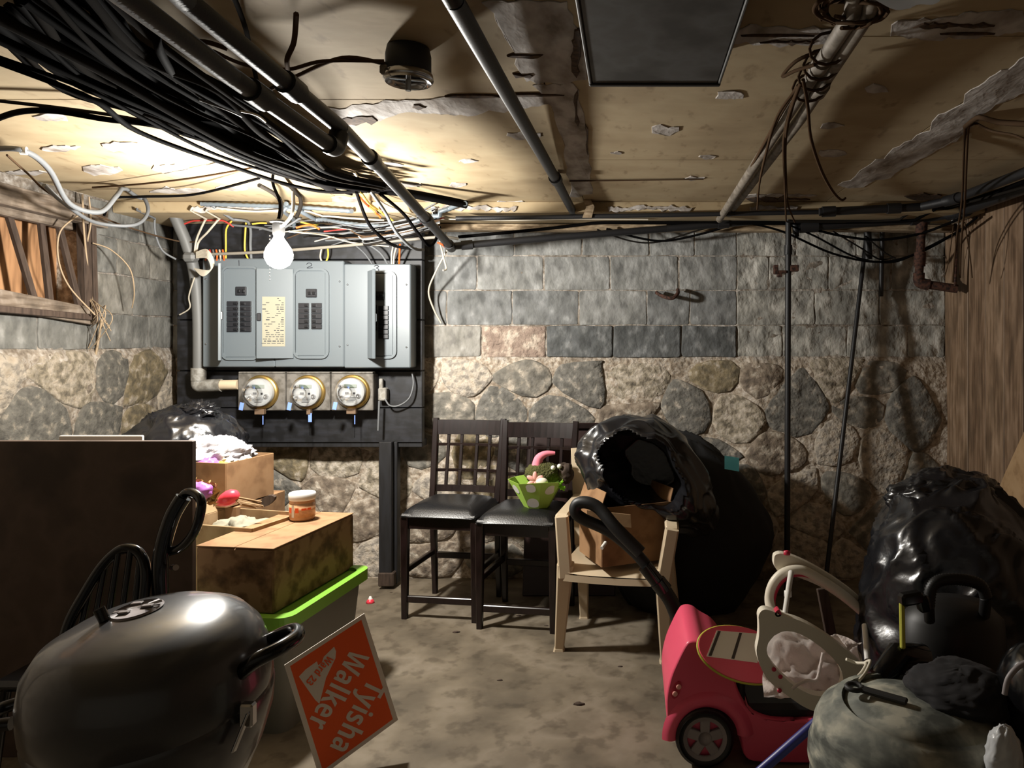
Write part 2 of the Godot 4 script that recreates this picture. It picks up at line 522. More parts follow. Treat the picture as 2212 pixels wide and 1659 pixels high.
	mat("beige", rgb8(196, 178, 150), 0.5)
	mat("green_basket", rgb8(168, 206, 88), 0.45, {"back": Color(0.2, 0.25, 0.08)})
	mat("pink", rgb8(226, 84, 112), 0.36)
	mat("pink_dark", rgb8(190, 40, 68), 0.4)
	mat("tray_pink", rgb8(232, 88, 108), 0.5)
	mat("cream", rgb8(226, 218, 200), 0.45)
	mat("linen", rgb8(228, 216, 210), 0.85, {"back": Color(0.75, 0.72, 0.7), "bump": grit, "depth": 0.15, "scale": Vector3.ONE * 6.0})
	mat("moss", rgb8(74, 74, 34), 0.95, {"bump": grit, "depth": 0.9, "scale": Vector3.ONE * 5.0})
	mat("hat_pink", rgb8(238, 132, 150), 0.8)
	mat("flower_pink", rgb8(240, 170, 160), 0.7)
	mat("leaf_green", rgb8(130, 200, 40), 0.6)
	mat("purple", rgb8(164, 96, 170), 0.45)
	mat("yellow", rgb8(230, 200, 60), 0.5)
	mat("balloon", rgb8(226, 62, 78), 0.3)
	mat("jar_food", rgb8(206, 158, 116), 0.35, {"tex": card, "scale": Vector3.ONE * 5.0})
	mat("cyan", rgb8(120, 226, 255), 0.4)
	mat("dusty_barrel", Color.WHITE, 0.8, {"tex": ntex(72, 0.01, [[0.2, rgb8(66, 68, 62)], [0.42, rgb8(104, 106, 98)], [0.58, rgb8(134, 134, 122)], [0.75, rgb8(166, 162, 146)]], 5, FastNoiseLite.TYPE_SIMPLEX_SMOOTH, FastNoiseLite.FRACTAL_FBM, 512, 40.0), "scale": Vector3(1.6, 4.0, 1.6)})
	mat("blue_pole", rgb8(44, 48, 120), 0.4)
	mat("hub_grey", rgb8(140, 132, 132), 0.5)
	mat("lead_green", rgb8(180, 178, 60), 0.6)
	mat("dark_fabric", rgb8(26, 24, 26), 0.9)
	mat("poly_sheet", rgb8(196, 198, 200), 0.3, {"back": Color(0.4, 0.4, 0.4)})
	mat("gold", rgb8(186, 150, 96), 0.5, {"metal": 0.3})
	mat("photo_dark", rgb8(70, 60, 52), 0.6)
	mat("photo_pale", rgb8(238, 230, 212), 0.6)
	mat("red_plastic", rgb8(206, 42, 30), 0.4)
	mat("socket_black", rgb8(34, 33, 32), 0.6)
	mat("porcelain", rgb8(120, 116, 106), 0.35)
# ------------------------------------------------------------------ scene
func _ready() -> void:
	rng.seed = 7
	nz.seed = 5
	nz.frequency = 1.0
	nz.noise_type = FastNoiseLite.TYPE_SIMPLEX_SMOOTH
	nz.fractal_type = FastNoiseLite.FRACTAL_NONE
	var cam := Camera3D.new()
	cam.name = "camera"
	cam.projection = Camera3D.PROJECTION_FRUSTUM
	cam.near = 0.05
	cam.far = 60.0
	cam.size = 1659.0 / F * 0.05
	cam.frustum_offset = Vector2((1106.0 - CX) / F, -(829.5 - CY) / F) * 0.05
	add_child(cam)
	cam.position = Vector3(0, EYE, 0)
	cam.current = true
	var we := WorldEnvironment.new()
	we.name = "world"
	var e := Environment.new()
	e.background_mode = Environment.BG_COLOR
	e.background_color = Color.BLACK
	e.tonemap_mode = Environment.TONE_MAPPER_LINEAR
	e.tonemap_exposure = 1.0
	e.sdfgi_enabled = true
	e.ssao_enabled = true
	e.ssil_enabled = true
	we.environment = e
	add_child(we)
	materials()
	bulb(4.9)
	room()
	windows()
	panels()
	pipes()
	cables()
	left_side()
	middle()
	right_side()
	litter()

func bulb(energy: float) -> void:
	var c := at(602, 552, 3.08)
	var l := OmniLight3D.new()
	l.name = "bulb_light"
	l.light_energy = energy
	l.light_color = Color(1.0, 0.985, 0.955)
	l.light_size = 0.06
	l.omni_range = 14.0
	l.omni_attenuation = 2.0
	l.shadow_enabled = true
	add_child(l)
	l.position = c
	var t := thing("hanging_bulb", "bare glowing light bulb hanging in front of the grey breaker panels", "light bulb", c - Vector3(0, 0.06, 0))
	var st := ms()
	lathe(st, [[0.0, -0.056], [0.02, -0.053], [0.042, -0.038], [0.055, -0.012], [0.056, 0.008], [0.048, 0.032], [0.032, 0.056], [0.02, 0.074], [0.017, 0.086]], 28, Transform3D(Basis(), c))
	part(t, "glass_globe", st, M.bulb, "glowing white glass")
	st = ms()
	lathe(st, [[0.0, 0.081], [0.02, 0.081], [0.02, 0.081], [0.024, 0.09], [0.024, 0.135], [0.024, 0.135], [0.034, 0.137], [0.034, 0.142], [0.018, 0.15], [0.0, 0.15]], 24, Transform3D(Basis(), c))
	part(t, "socket", st, M.socket_black)
	st = ms()
	tube(st, curve([c + Vector3(0, 0.15, 0), c + Vector3(0.01, 0.22, 0.01), c + Vector3(-0.015, 0.3, 0.02), c + Vector3(0.0, CEIL - c.y, 0.03)]), 0.006, 8)
	part(t, "cord", st, M.wire_black)
	st = ms()
	tube(st, curve([c + Vector3(0.026, 0.12, 0.02), c + Vector3(0.07, 0.17, 0.03), c + Vector3(0.075, 0.26, 0.03)]), 0.007, 8)
	part(t, "pull_rod", st, M.white_plastic)
	st = ms()
	for k in 14:
		lathe(st, [[0.0, -0.003], [0.003, 0.0], [0.0, 0.003]], 6, Transform3D(Basis(), c + Vector3(-0.03, 0.08 - k * 0.014, 0.015)))
	part(t, "pull_chain", st, M.chrome)

# ------------------------------------------------------------------ the room
func wall_w(u: float, v: float) -> float:
	var w := 0.010 * nz.get_noise_2d(u * 2.3, v * 2.3) + 0.006 * nz.get_noise_2d(u * 9.0, v * 9.0 + 40.0) + 0.003 * nz.get_noise_2d(u * 26.0 + 7.0, v * 26.0)
	if v < 1.31:
		if u > 0.6:
			w += 0.035 * clampf((u - 0.6) * 8.0, 0.0, 1.0) * clampf((1.31 - v) * 20.0, 0.0, 1.0)
	else:
		w = w * 0.4 - 0.004
	return w

func back_wall(u: float, v: float, w: float) -> Vector3:
	return Vector3(u, v, -BACK + wall_w(u, v) + w)

func left_wall(u: float, v: float, w: float) -> Vector3:
	return Vector3(LEFT + w + 0.8 * wall_w(u * 1.1 + 3.0, v - 0.06 if v < 1.40 else 1.6) , v, -u)

func lump(parent: Node3D, called: String, poly: PackedVector2Array, frame: Callable, h: float, m: Material, rings: Array, rough: float) -> void:
	# one stone or block: rings of [scale, height share] from the mortar up to its face
	var st := ms()
	var n := poly.size()
	var c := Vector2.ZERO
	for p in poly:
		c += p / n
	var g := []
	for r in rings:
		var row := []
		for p in poly:
			var q: Vector2 = c + (p - c) * r[0]
			row.append(frame.call(q.x, q.y, h * r[1] + (rough * nz.get_noise_2d(q.x * 11.0, q.y * 11.0) if r[1] > 0.2 else 0.0)))
		g.append(row)
	var top: Vector3 = frame.call(c.x, c.y, h + rough * nz.get_noise_2d(c.x * 11.0, c.y * 11.0))
	var back: Vector3 = frame.call(c.x, c.y, -0.3)
	for i in g.size() - 1:
		for k in n:
			var l := (k + 1) % n
			quad(st, g[i][k], g[i][l], g[i + 1][l], g[i + 1][k], g[i][k] - back)
	for k in n:
		tri(st, g[-1][k], g[-1][(k + 1) % n], top, top - back)
	part(parent, called, st, m)

func clip(poly: PackedVector2Array, a: Vector2, b: Vector2) -> PackedVector2Array:
	# the part of poly nearer to a than to b
	var m := (a + b) * 0.5
	var d := b - a
	var r := PackedVector2Array()
	for i in poly.size():
		var p := poly[i]
		var q := poly[(i + 1) % poly.size()]
		var sp := (p - m).dot(d)
		var sq := (q - m).dot(d)
		if sp <= 0.0:
			r.append(p)
		if sp * sq < 0.0:
			r.append(p.lerp(q, sp / (sp - sq)))
	return r

func stones(parent: Node3D, frame: Callable, u0: float, u1: float, v0: float, v1: float, cu: float, cv: float, keep: Callable) -> void:
	var sites := []
	var rows := int((v1 - v0) / cv)
	var cols := int((u1 - u0) / cu)
	for j in range(-1, rows + 1):
		for i in range(-1, cols + 1):
			sites.append(Vector2(u0 + (i + 0.5 + (0.5 if j % 2 else 0.0) + rng.randf_range(-0.32, 0.32)) * (u1 - u0) / cols, v0 + (j + 0.5 + rng.randf_range(-0.3, 0.3)) * (v1 - v0) / rows))
	for s in sites:
		if s.x < u0 or s.x > u1 or s.y < v0 or s.y > v1 or not keep.call(s):
			continue
		var poly := PackedVector2Array([Vector2(u0, v0), Vector2(u1, v0), Vector2(u1, v1), Vector2(u0, v1)])
		for o in sites:
			if o != s and s.distance_to(o) < cu * 3.0:
				poly = clip(poly, s, o)
		if poly.size() < 3:
			continue
		var c := Vector2.ZERO
		for p in poly:
			c += p / poly.size()
		var k := rng.randf_range(0.9, 1.03)
		var q := []
		for p in poly:
			q.append(c + (p - c) * k + Vector2(rng.randf_range(-0.02, 0.02), rng.randf_range(-0.016, 0.016)))
		lump(parent, "stone", soft(q, 1 if rng.randf() < 0.85 else 2), frame, rng.randf_range(0.004, 0.017), M[stone_kind + "%d" % [0, 1, 2, 3, 4, 5, 5][rng.randi_range(0, 6)]], [[1.03, -0.8], [1.0, 0.4], [0.95, 0.85], [0.72, 1.0], [0.35, 1.05]], 0.007)

func blocks(parent: Node3D, frame: Callable, ys: Array, joints: Array, pick: Callable) -> void:
	for r in ys.size() - 1:
		var js: Array = joints[r]
		for k in js.size() - 1:
			var g := 0.0035
			var x0: float = js[k] + g
			var x1: float = js[k + 1] - g
			var y0: float = ys[r] + g
			var y1: float = ys[r + 1] - g
			var q := []
			for e in [[x0, y0], [x0 + 0.03, y0], [lerpf(x0, x1, 0.5), y0], [x1 - 0.03, y0], [x1, y0], [x1, y0 + 0.03], [x1, (y0 + y1) / 2], [x1, y1 - 0.03], [x1, y1], [x1 - 0.03, y1], [lerpf(x0, x1, 0.5), y1], [x0 + 0.03, y1], [x0, y1], [x0, y1 - 0.03], [x0, (y0 + y1) / 2], [x0, y0 + 0.03]]:
				q.append(Vector2(e[0] + rng.randf_range(-0.004, 0.004), e[1] + rng.randf_range(-0.004, 0.004)))
			var m: Array = pick.call(x0, y0)
			lump(parent, "block", soft(q, 1), frame, m[1], M[m[0]], [[1.01, -1.2], [1.0, 0.5], [0.985, 0.9], [0.955, 1.0], [0.6, 1.0]], m[2])

func wall_sheet(u0: float, u1: float, v0: float, v1: float, step: float, frame: Callable, edge: Callable, out: Vector3, skip = null, tint := 1.0) -> SurfaceTool:
	var st := ms()
	var nu := int((u1 - u0) / step)
	var nv := int((v1 - v0) / step)
	var g := []
	for i in nu + 1:
		var row := []
		for j in nv + 1:
			row.append(Vector2(lerpf(u0, u1, float(i) / nu), lerpf(v0, v1, float(j) / nv)))
		g.append(row)
	for i in nu:
		for j in nv:
			if skip != null and skip.call(g[i][j]):
				continue
			var q := [g[i][j], g[i + 1][j], g[i + 1][j + 1], g[i][j + 1]]
			for k in [0, 1, 2, 0, 2, 3]:
				var p: Vector2 = q[k]
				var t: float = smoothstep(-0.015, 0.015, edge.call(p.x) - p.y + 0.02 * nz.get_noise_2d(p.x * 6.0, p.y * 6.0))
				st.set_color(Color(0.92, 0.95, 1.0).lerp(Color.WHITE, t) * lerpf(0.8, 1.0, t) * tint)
				st.add_vertex(frame.call(p.x, p.y, 0.0))
	return st

func room() -> void:
	# floor, ceiling and the plain outer slabs
	var st := ms()
	box(st, Vector3(-0.4, -0.1, -1.6), Vector3(5.4, 0.2, 6.4), 0.0)
	struct("floor", st, M.concrete)
	st = ms()
	box(st, Vector3(-0.4, CEIL + 0.116, -1.6), Vector3(5.4, 0.2, 6.4), 0.0)
	var ceiling := struct("ceiling", st, M.torn)
	var xs := [-2.73, -1.5, -0.25, 1.02, 1.86]
	for k in 4:
		var cut := [[-4.4, -3.4, -2.255, -1.0, 0.2, 1.3], [-4.4, -2.255, -1.0, 0.2, 1.3], [-4.4, -3.0, -1.79, -0.6, 0.6, 1.3], [-4.4, -3.0, -1.79, -0.6, 0.6, 1.3]][k] as Array
		for j in cut.size() - 1:
			st = ms()
			box(st, Vector3((xs[k] + xs[k + 1]) / 2, CEIL + 0.008, (cut[j] + cut[j + 1]) / 2), Vector3(xs[k + 1] - xs[k] - 0.004, 0.016, cut[j + 1] - cut[j] - 0.004), 0.001)
			part(ceiling, "drywall_sheet", st, M.drywall)
	plaster(ceiling)
	st = ms()
	box(st, Vector3(-0.4, 1.07, -BACK - 0.16), Vector3(5.4, 2.3, 0.2), 0.0)
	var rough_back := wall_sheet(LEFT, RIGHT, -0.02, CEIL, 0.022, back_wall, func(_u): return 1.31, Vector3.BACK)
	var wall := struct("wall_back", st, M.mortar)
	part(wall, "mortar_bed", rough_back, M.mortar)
	stones(wall, back_wall, LEFT, RIGHT, 0.0, 1.30, 0.33, 0.215, func(_s): return true)
	var px := func(a: Array) -> Array:
		var r := []
		for e in a:
			r.append((e - CX) * BACK / F)
		return r
	blocks(wall, back_wall, [1.311, 1.502, 1.711, 1.914, 2.115], [
		px.call([372, 500, 640, 780, 905, 1040, 1180, 1324, 1471, 1592, 1690, 1830, 1960, 2042]),
		px.call([372, 450, 560, 690, 830, 965, 1106, 1250, 1397, 1490, 1592, 1700, 1760, 1900, 2042]),
		px.call([372, 500, 640, 770, 900, 1030, 1174, 1318, 1466, 1592, 1660, 1790, 1925, 2042]),
		px.call([372, 560, 690, 830, 965, 1110, 1257, 1402, 1500, 1592, 1720, 1850, 1960, 2042])], func(x: float, y: float) -> Array:
		if x > 0.61:
			return ["parge", 0.004, 0.007]
		if y < 1.4:
			if x > -0.92 and x < -0.55: return ["salmon", 0.007, 0.004]
			if x > -0.55: return ["block2", 0.014, 0.002]
			return ["block3", 0.008, 0.003]
		return ["block%d" % [0, 1, 1, 0][rng.randi_range(0, 3)], 0.004, 0.003])
	# left wall, open where the window well is
	st = ms()
	for b in [[-2.0, 1.3, -0.1, 2.3], [-4.5, -2.0, -0.1, 1.53], [-4.5, -2.0, 2.03, 2.3], [-4.5, -3.72, 1.53, 2.03], [-2.2, -2.0, 1.53, 2.03]]:
		box(st, Vector3(LEFT - 0.13, (b[2] + b[3]) / 2, (b[0] + b[1]) / 2), Vector3(0.2, b[3] - b[2], b[1] - b[0]), 0.0)
	wall = struct("wall_left", st, M.mortar)
	var hole := func(p: Vector2) -> bool: return p.x > 2.18 and p.x < 3.70 and p.y > 1.53 and p.y < 2.02
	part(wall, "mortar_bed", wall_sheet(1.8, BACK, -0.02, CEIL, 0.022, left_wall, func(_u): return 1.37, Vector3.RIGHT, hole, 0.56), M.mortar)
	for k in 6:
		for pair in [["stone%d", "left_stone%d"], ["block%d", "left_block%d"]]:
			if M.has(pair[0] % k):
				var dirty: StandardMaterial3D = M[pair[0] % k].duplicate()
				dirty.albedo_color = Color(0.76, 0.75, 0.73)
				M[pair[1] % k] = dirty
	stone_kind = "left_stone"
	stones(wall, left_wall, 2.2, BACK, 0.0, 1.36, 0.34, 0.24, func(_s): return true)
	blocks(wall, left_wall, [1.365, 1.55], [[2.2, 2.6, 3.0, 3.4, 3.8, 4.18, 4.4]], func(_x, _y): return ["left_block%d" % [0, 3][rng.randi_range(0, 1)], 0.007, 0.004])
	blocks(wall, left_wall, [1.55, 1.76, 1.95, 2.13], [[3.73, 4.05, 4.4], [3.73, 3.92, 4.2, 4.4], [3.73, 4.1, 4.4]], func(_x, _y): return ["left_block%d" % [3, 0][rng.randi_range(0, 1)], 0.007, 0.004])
	# right wall: boards
	st = ms()
	box(st, Vector3(RIGHT + 0.13, 1.07, -1.6), Vector3(0.2, 2.3, 6.4), 0.0)
	wall = struct("wall_right", st, M.dark_wood)
	var z := -BACK
	var k := 0
	while z < 1.2:
		var wd := [0.3, 0.2, 0.2, 0.18, 0.24, 0.2][k % 6] as float
		st = ms()
		box(st, Vector3(RIGHT + 0.014 + rng.randf_range(-0.002, 0.002), 1.06, z + wd / 2), Vector3(0.028, 2.14, wd - 0.006), 0.003)
		part(wall, "board", st, M.panelling if k % 2 == 0 else M.panelling2)
		z += wd
		k += 1
	st = ms()
	box(st, Vector3(-0.4, 1.07, 1.35), Vector3(5.4, 2.3, 0.2), 0.0)
	struct("wall_front", st, M.parge)
	# boxed header where the ceiling meets the back wall, and the timber on top of the wall
	st = ms()
	box(st, Vector3(-0.435, 2.112, -4.13), Vector3(4.58, 0.06, 0.5), 0.006)
	var head := struct("trim_1", st, M.drywall)
	for q in [[-2.3, -1.85, 0.004], [-1.05, -0.62, 0.003], [-0.12, 0.3, 0.004], [0.62, 0.85, 0.003]]:
		st = ms()
		var poly := ragged([[q[0], 0.0], [(q[0] + q[1]) / 2, 0.012], [q[1], 0.0], [q[1] + 0.02, 0.022], [(q[0] + q[1]) / 2, 0.03], [q[0], 0.025]], 0.014, 0.007)
		prism(st, poly, func(p: Vector2, w: float) -> Vector3: return Vector3(p.x, 2.085 + p.y, -3.872 + w), 0.012, 0.002)
		part(head, "plaster_patch", st, M.plaster)
	for q in [[-1.15, 0.2, -4.26, 0.09], [-0.05, 1.0, -4.28, 0.07], [1.02, 1.84, -4.27, 0.09], [-2.6, -1.2, -4.34, 0.06]]:
		st = ms()
		bar(st, Vector3(q[0], 2.06, q[2]), Vector3(q[1], 2.055, q[2]), 0.035, q[3], Vector3.UP)
		part(head, "timber_strip", st, M.beam)

func ragged(a: Array, step: float, jag: float) -> PackedVector2Array:
	var r := PackedVector2Array()
	for i in a.size():
		var p := Vector2(a[i][0], a[i][1])
		var q := Vector2(a[(i + 1) % a.size()][0], a[(i + 1) % a.size()][1])
		var n := maxi(1, int(p.distance_to(q) / step))
		for k in n:
			var t := p.lerp(q, float(k) / n)
			var nrm := (q - p).orthogonal().normalized()
			r.append(t + nrm * jag * (nz.get_noise_2d(t.x * 0.9 / step * 0.35, t.y * 0.9 / step * 0.35) * 1.3 + rng.randf_range(-0.5, 0.5)))
	return r

func ceiling_piece(parent: Node3D, called: String, frame_poly: Array, m: Material, th: float, step := 12.0, jag := 6.0) -> void:
	var poly := ragged(frame_poly, step, jag)
	var flat := PackedVector2Array()
	for p in poly:
		var w := at(p.x, p.y, -0.0001)
		flat.append(Vector2(w.x, w.z) * 1000.0)
	if Geometry2D.triangulate_polygon(flat).is_empty():
		flat = PackedVector2Array()
		for p in frame_poly:
			var w := at(p[0], p[1], -0.0001)
			flat.append(Vector2(w.x, w.z) * 1000.0)
	for k in flat.size():
		flat[k] = flat[k] / 1000.0
	var st := ms()
	prism(st, flat, func(p: Vector2, w: float) -> Vector3: return Vector3(p.x, CEIL - th - w + 0.0012 * nz.get_noise_2d(p.x * 30.0, p.y * 30.0), p.y), th, th * 0.45)
	part(parent, called, st, m)

func plaster(c: Node3D) -> void:
	# joint compound over the seams, ragged and torn
	for a in [
		[[1040, 2], [1225, 2], [1240, 50], [1262, 105], [1268, 170], [1240, 178], [1130, 178], [1122, 150], [1108, 108], [1092, 80], [1062, 30]],
		[[1150, 182], [1242, 178], [1248, 215], [1262, 262], [1270, 320], [1280, 422], [1232, 424], [1226, 360], [1212, 300], [1198, 240], [1172, 205]],
		[[690, 238], [860, 214], [1000, 208], [1150, 204], [1232, 206], [1236, 226], [1120, 232], [1010, 246], [880, 244], [760, 262], [716, 268]],
		[[1590, 58], [1680, 52], [1790, 62], [1800, 94], [1700, 96], [1582, 92]],
		[[1925, 50], [2040, 34], [2214, 22], [2216, 72], [2110, 78], [1990, 84], [1920, 76]],
		[[1812, 404], [1930, 322], [2006, 280], [2030, 252], [2080, 222], [2110, 180], [2216, 122], [2216, 196], [2140, 232], [2090, 286], [1950, 366], [1850, 410]],
		[[700, 240], [800, 232], [810, 250], [770, 266], [715, 268]]]:
		ceiling_piece(c, "seam_plaster", a, M.plaster, 0.0025, 14.0, 5.0)
	for a in [[1245, 120, 10, 46], [1246, 232, 5, 40], [1268, 300, 4, 34], [770, 258, 46, 10], [1020, 206, 60, 4], [1150, 203, 70, 3], [1130, 160, 22, 4], [1135, 120, 40, 5], [1680, 74, 80, 3], [1700, 88, 60, 4], [2060, 52, 90, 4], [2090, 70, 60, 3], [905, 228, 16, 5], [1250, 80, 8, 20], [1680, 429, 70, 5], [1995, 424, 42, 7]]:
		var q := []
		for k in 8:
			q.append([a[0] + cos(TAU * k / 8) * a[2], a[1] + sin(TAU * k / 8) * a[3]])
		ceiling_piece(c, "torn_edge", q, M.torn, 0.006, 10.0, 4.0)
	for a in [[128, 320, 50, 7], [258, 316, 44, 12], [222, 367, 52, 11], [366, 363, 38, 10], [110, 252, 40, 9], [380, 411, 70, 6], [500, 406, 40, 5], [490, 356, 40, 8], [60, 372, 50, 5], [1130, 292, 40, 8], [1436, 280, 34, 11], [1578, 204, 34, 12], [1896, 190, 26, 10], [1795, 270, 26, 7], [1800, 331, 32, 8], [1530, 338, 20, 4], [1500, 385, 22, 4], [850, 355, 20, 5], [890, 398, 22, 5], [1010, 347, 22, 4], [990, 398, 20, 5], [880, 400, 30, 5], [1105, 437, 30, 4], [940, 433, 26, 4], [1620, 424, 40, 4], [1700, 421, 60, 3], [750, 430, 40, 8], [1440, 60, 18, 5], [1330, 330, 14, 3]]:
		var q := []
		for k in 10:
			var r := rng.randf_range(0.75, 1.15)
			q.append([a[0] + cos(TAU * k / 10) * a[2] * r, a[1] + sin(TAU * k / 10) * a[3] * r])
		ceiling_piece(c, "plaster_patch", q, M.plaster, 0.003, 9.0, 2.2)

func windows() -> void:
	# the boarded window well high in the left wall
	var st := ms()
	box(st, Vector3(LEFT - 0.17, 1.78, -2.95), Vector3(0.02, 0.54, 1.56), 0.0)
	var w := struct("window_1", st, M.plywood, "boarded window well with leaning bars in left wall")
	for a in [[-3.02, -3.06, 0.0], [-3.33, -3.42, 0.01], [-3.5, -3.47, 0.03], [-2.75, -2.8, 0.0], [-3.16, -3.10, -0.05], [-3.60, -3.66, 0.03]]:
		st = ms()
		bar(st, Vector3(LEFT - 0.1 + a[2], 2.03, a[0]), Vector3(LEFT - 0.02 + a[2], 1.53, a[1]), 0.022, 0.03, Vector3.RIGHT)
		part(w, "bar", st, M.dark_wood)
	for a in [[2.05, 0.09, 0.05, 0.02], [2.0, 0.05, 0.04, -0.05]]:
		st = ms()
		bar(st, Vector3(LEFT + a[3], a[0], -2.15), Vector3(LEFT + a[3], a[0] - 0.02, -3.8), a[2], a[1], Vector3.RIGHT)
		part(w, "head_plank", st, M.grey_wood)
	st = ms()
	bar(st, Vector3(LEFT + 0.03, 1.66, -2.4), Vector3(LEFT + 0.02, 1.53, -3.72), 0.03, 0.085, Vector3.RIGHT)
	part(w, "sill_plank", st, M.grey_wood)
	st = ms()
	bar(st, Vector3(LEFT - 0.03, 1.57, -2.4), Vector3(LEFT - 0.02, 1.525, -3.7), 0.14, 0.03, Vector3.RIGHT)
	part(w, "sill", st, M.dark_wood)
	for a in [[-3.69, 0.05], [-3.74, 0.03]]:
		st = ms()
		bar(st, Vector3(LEFT + 0.01, 1.5, a[0]), Vector3(LEFT + 0.01, 2.06, a[0] + 0.02), 0.04, a[1], Vector3.RIGHT)
		part(w, "jamb", st, M.dark_wood)

# ------------------------------------------------------------------ electrical board
func pbox(x0: float, y0: float, x1: float, y1: float, d: float, depth: float, bev := 0.003, st: SurfaceTool = null) -> SurfaceTool:
	# a box whose front face fills the frame rectangle at distance d and that reaches «depth» further back
	if st == null:
		st = ms()
	var a := at(x0, y0, d)
	var b := at(x1, y1, d)
	box(st, (a + b) * 0.5 - Vector3(0, 0, depth * 0.5), Vector3(absf(b.x - a.x), absf(b.y - a.y), depth), bev)
	return st

func panels() -> void:
	var board := thing("backing_board", "black painted plywood backing board behind the breaker panels and meters", "board", at(646, 955, 4.28))
	for q in [[382, 484, 912, 560], [382, 562, 912, 690], [382, 692, 912, 800], [382, 802, 912, 880], [382, 882, 912, 956]]:
		part(board, "board_panel", pbox(q[0], q[1], q[2], q[3], 4.25, 0.05), M.black_ply)
	for q in [[388, 484, 412, 950], [884, 484, 908, 950]]:
		part(board, "upright_batten", pbox(q[0], q[1], q[2], q[3], 4.30, 0.09), M.black_post)
	part(board, "bottom_rail", pbox(520, 950, 912, 966, 4.26, 0.1), M.black_post)
	var post := thing("support_post", "black painted wooden post standing on the floor under the backing board", "post", at(838, 1258, 4.2))
	part(post, "post_shaft", pbox(818, 955, 846, 1265, 4.2, 0.09), M.black_post)
	part(post, "side_strip", pbox(846, 955, 858, 1262, 4.24, 0.06), M.black_post)
	part(post, "foot_block", pbox(816, 1238, 850, 1268, 4.19, 0.1, 0.006), M.dark_wood)
	var d := 4.13
	var defs := [
		[437, 558, 593, 793, 480, 578, 556, 775, [508, 619, 530, 638], [[490, 650, 513, 717, 6], [518, 650, 541, 717, 6]], "leftmost of the three open grey breaker panels, marked 1"],
		[593, 563, 743, 793, 636, 583, 706, 772, [660, 624, 683, 642], [[644, 654, 666, 711, 5], [672, 654, 694, 711, 5]], "middle open grey breaker panel marked 2 with paper label on its swung door"],
		[743, 570, 887, 795, 797, 588, 852, 772, [808, 629, 829, 647], [[796, 658, 813, 714, 6], [817, 660, 838, 732, 7]], "rightmost of the three open grey breaker panels, marked 3"]]
	for k in 3:
		var q: Array = defs[k]
		var t := thing("breaker_panel", q[10], "breaker panel", at((q[0] + q[2]) / 2.0, q[3], d + 0.06), "breaker panels on the black board")
		part(t, "cover", pbox(q[0], q[1], q[2], q[3], d, 0.115, 0.006), M.panel_grey)
		# raised rim of the door opening and the flat dead front inside it
		var lo := soft([[q[4] - 3, q[5] - 3], [q[6] + 3, q[5] - 3], [q[6] + 3, q[7] + 3], [q[4] - 3, q[7] + 3]], 0)
		var st := ms()
		var o := rounded(q[4] - 3, q[5] - 3, q[6] + 4, q[7] + 3, 16)
		var i := rounded(q[4] + 1, q[5] + 1, q[6] - 1, q[7] - 1, 13)
		ringed(st, o, i, upright(d - 0.012), 0.014)
		part(t, "door_rim", st, M.panel_trough)
		part(t, "dead_front", pbox(q[4] + 3, q[5] + 3, q[6] - 4, q[7] - 4, d - 0.004, 0.006, 0.001), M.panel_trough)
		var m: Array = q[8]
		var bk := part(t, "main_breaker", pbox(m[0], m[1], m[2], m[3], d - 0.018, 0.02), M.breaker)
		part(bk, "toggle", pbox(m[0] + 4, m[1] + 6, m[0] + 10, m[3] - 6, d - 0.03, 0.014), M.breaker_toggle)
		part(bk, "toggle", pbox(m[0] + 13, m[1] + 6, m[0] + 19, m[3] - 6, d - 0.03, 0.014), M.breaker_toggle)
		for col in q[9]:
			var n: int = col[4]
			var hh: float = (col[3] - col[1]) / float(n)
			for r in n:
				var y0: float = col[1] + r * hh
				var b := part(t, "breaker", pbox(col[0], y0 + 0.6, col[2], y0 + hh - 0.6, d - 0.016, 0.018, 0.001), M.breaker)
				var tx: float = col[2] - 9 if col == q[9][0] else col[0] + 2
				part(b, "toggle", pbox(tx, y0 + hh * 0.3, tx + 7, y0 + hh * 0.7, d - 0.026, 0.012, 0.001), M.breaker_toggle)
		# the number written by hand at the top
		st = ms()
		var nx := [516, 668, 814][k] as float
		var ny := [568, 574, 580][k] as float
		var strokes := [[[[0, -6], [0.5, 6]]], [[[-6, -3], [-2, -6], [4, -5], [5, -1], [0, 2], [-5, 5], [0, 5], [7, 4]]], [[[-6, -5], [0, -7], [4, -4], [-1, -1], [4, 2], [2, 6], [-5, 5]]]][k] as Array
		for s in strokes:
			var line := []
			for e in s:
				line.append(at(nx + e[0], ny + e[1], d - 0.0015))
			tube(st, curve(line, 4), 0.002, 5)
		part(t, "handwritten_number", st, M.ink)
		for e in [[q[0] + 8, q[1] + 45], [q[0] + 8, q[3] - 50], [q[2] - 9, q[1] + 45], [q[2] - 9, q[3] - 45]]:
			st = ms()
			lathe(st, [[0.0, 0.0], [0.004, 0.0], [0.005, 0.003], [0.0, 0.005]], 10, Transform3D(Basis(Vector3.RIGHT, PI / 2), at(e[0], e[1], d)))
			part(t, "screw", st, M.chrome)
		# the door, swung open on its left hinge
		var hinge := at(q[4] - 2, (q[5] + q[7]) / 2.0, d - 0.006)
		var hy: float = (q[7] - q[5] + 4) * d / F
		var wd: float = (q[6] - q[4] + 4) * d / F
		var ang: float = deg_to_rad([62.0, 168.0, 57.0][k])
		if k == 0: wd *= 1.02
		var dir := Vector3(cos(ang), 0, sin(ang))
		var nrm := Vector3(-sin(ang), 0, cos(ang))
		st = ms()
		box(st, Vector3(wd * 0.5, 0, 0), Vector3(wd, hy, 0.007), 0.002, Transform3D(Basis(dir, Vector3.UP, nrm), hinge))
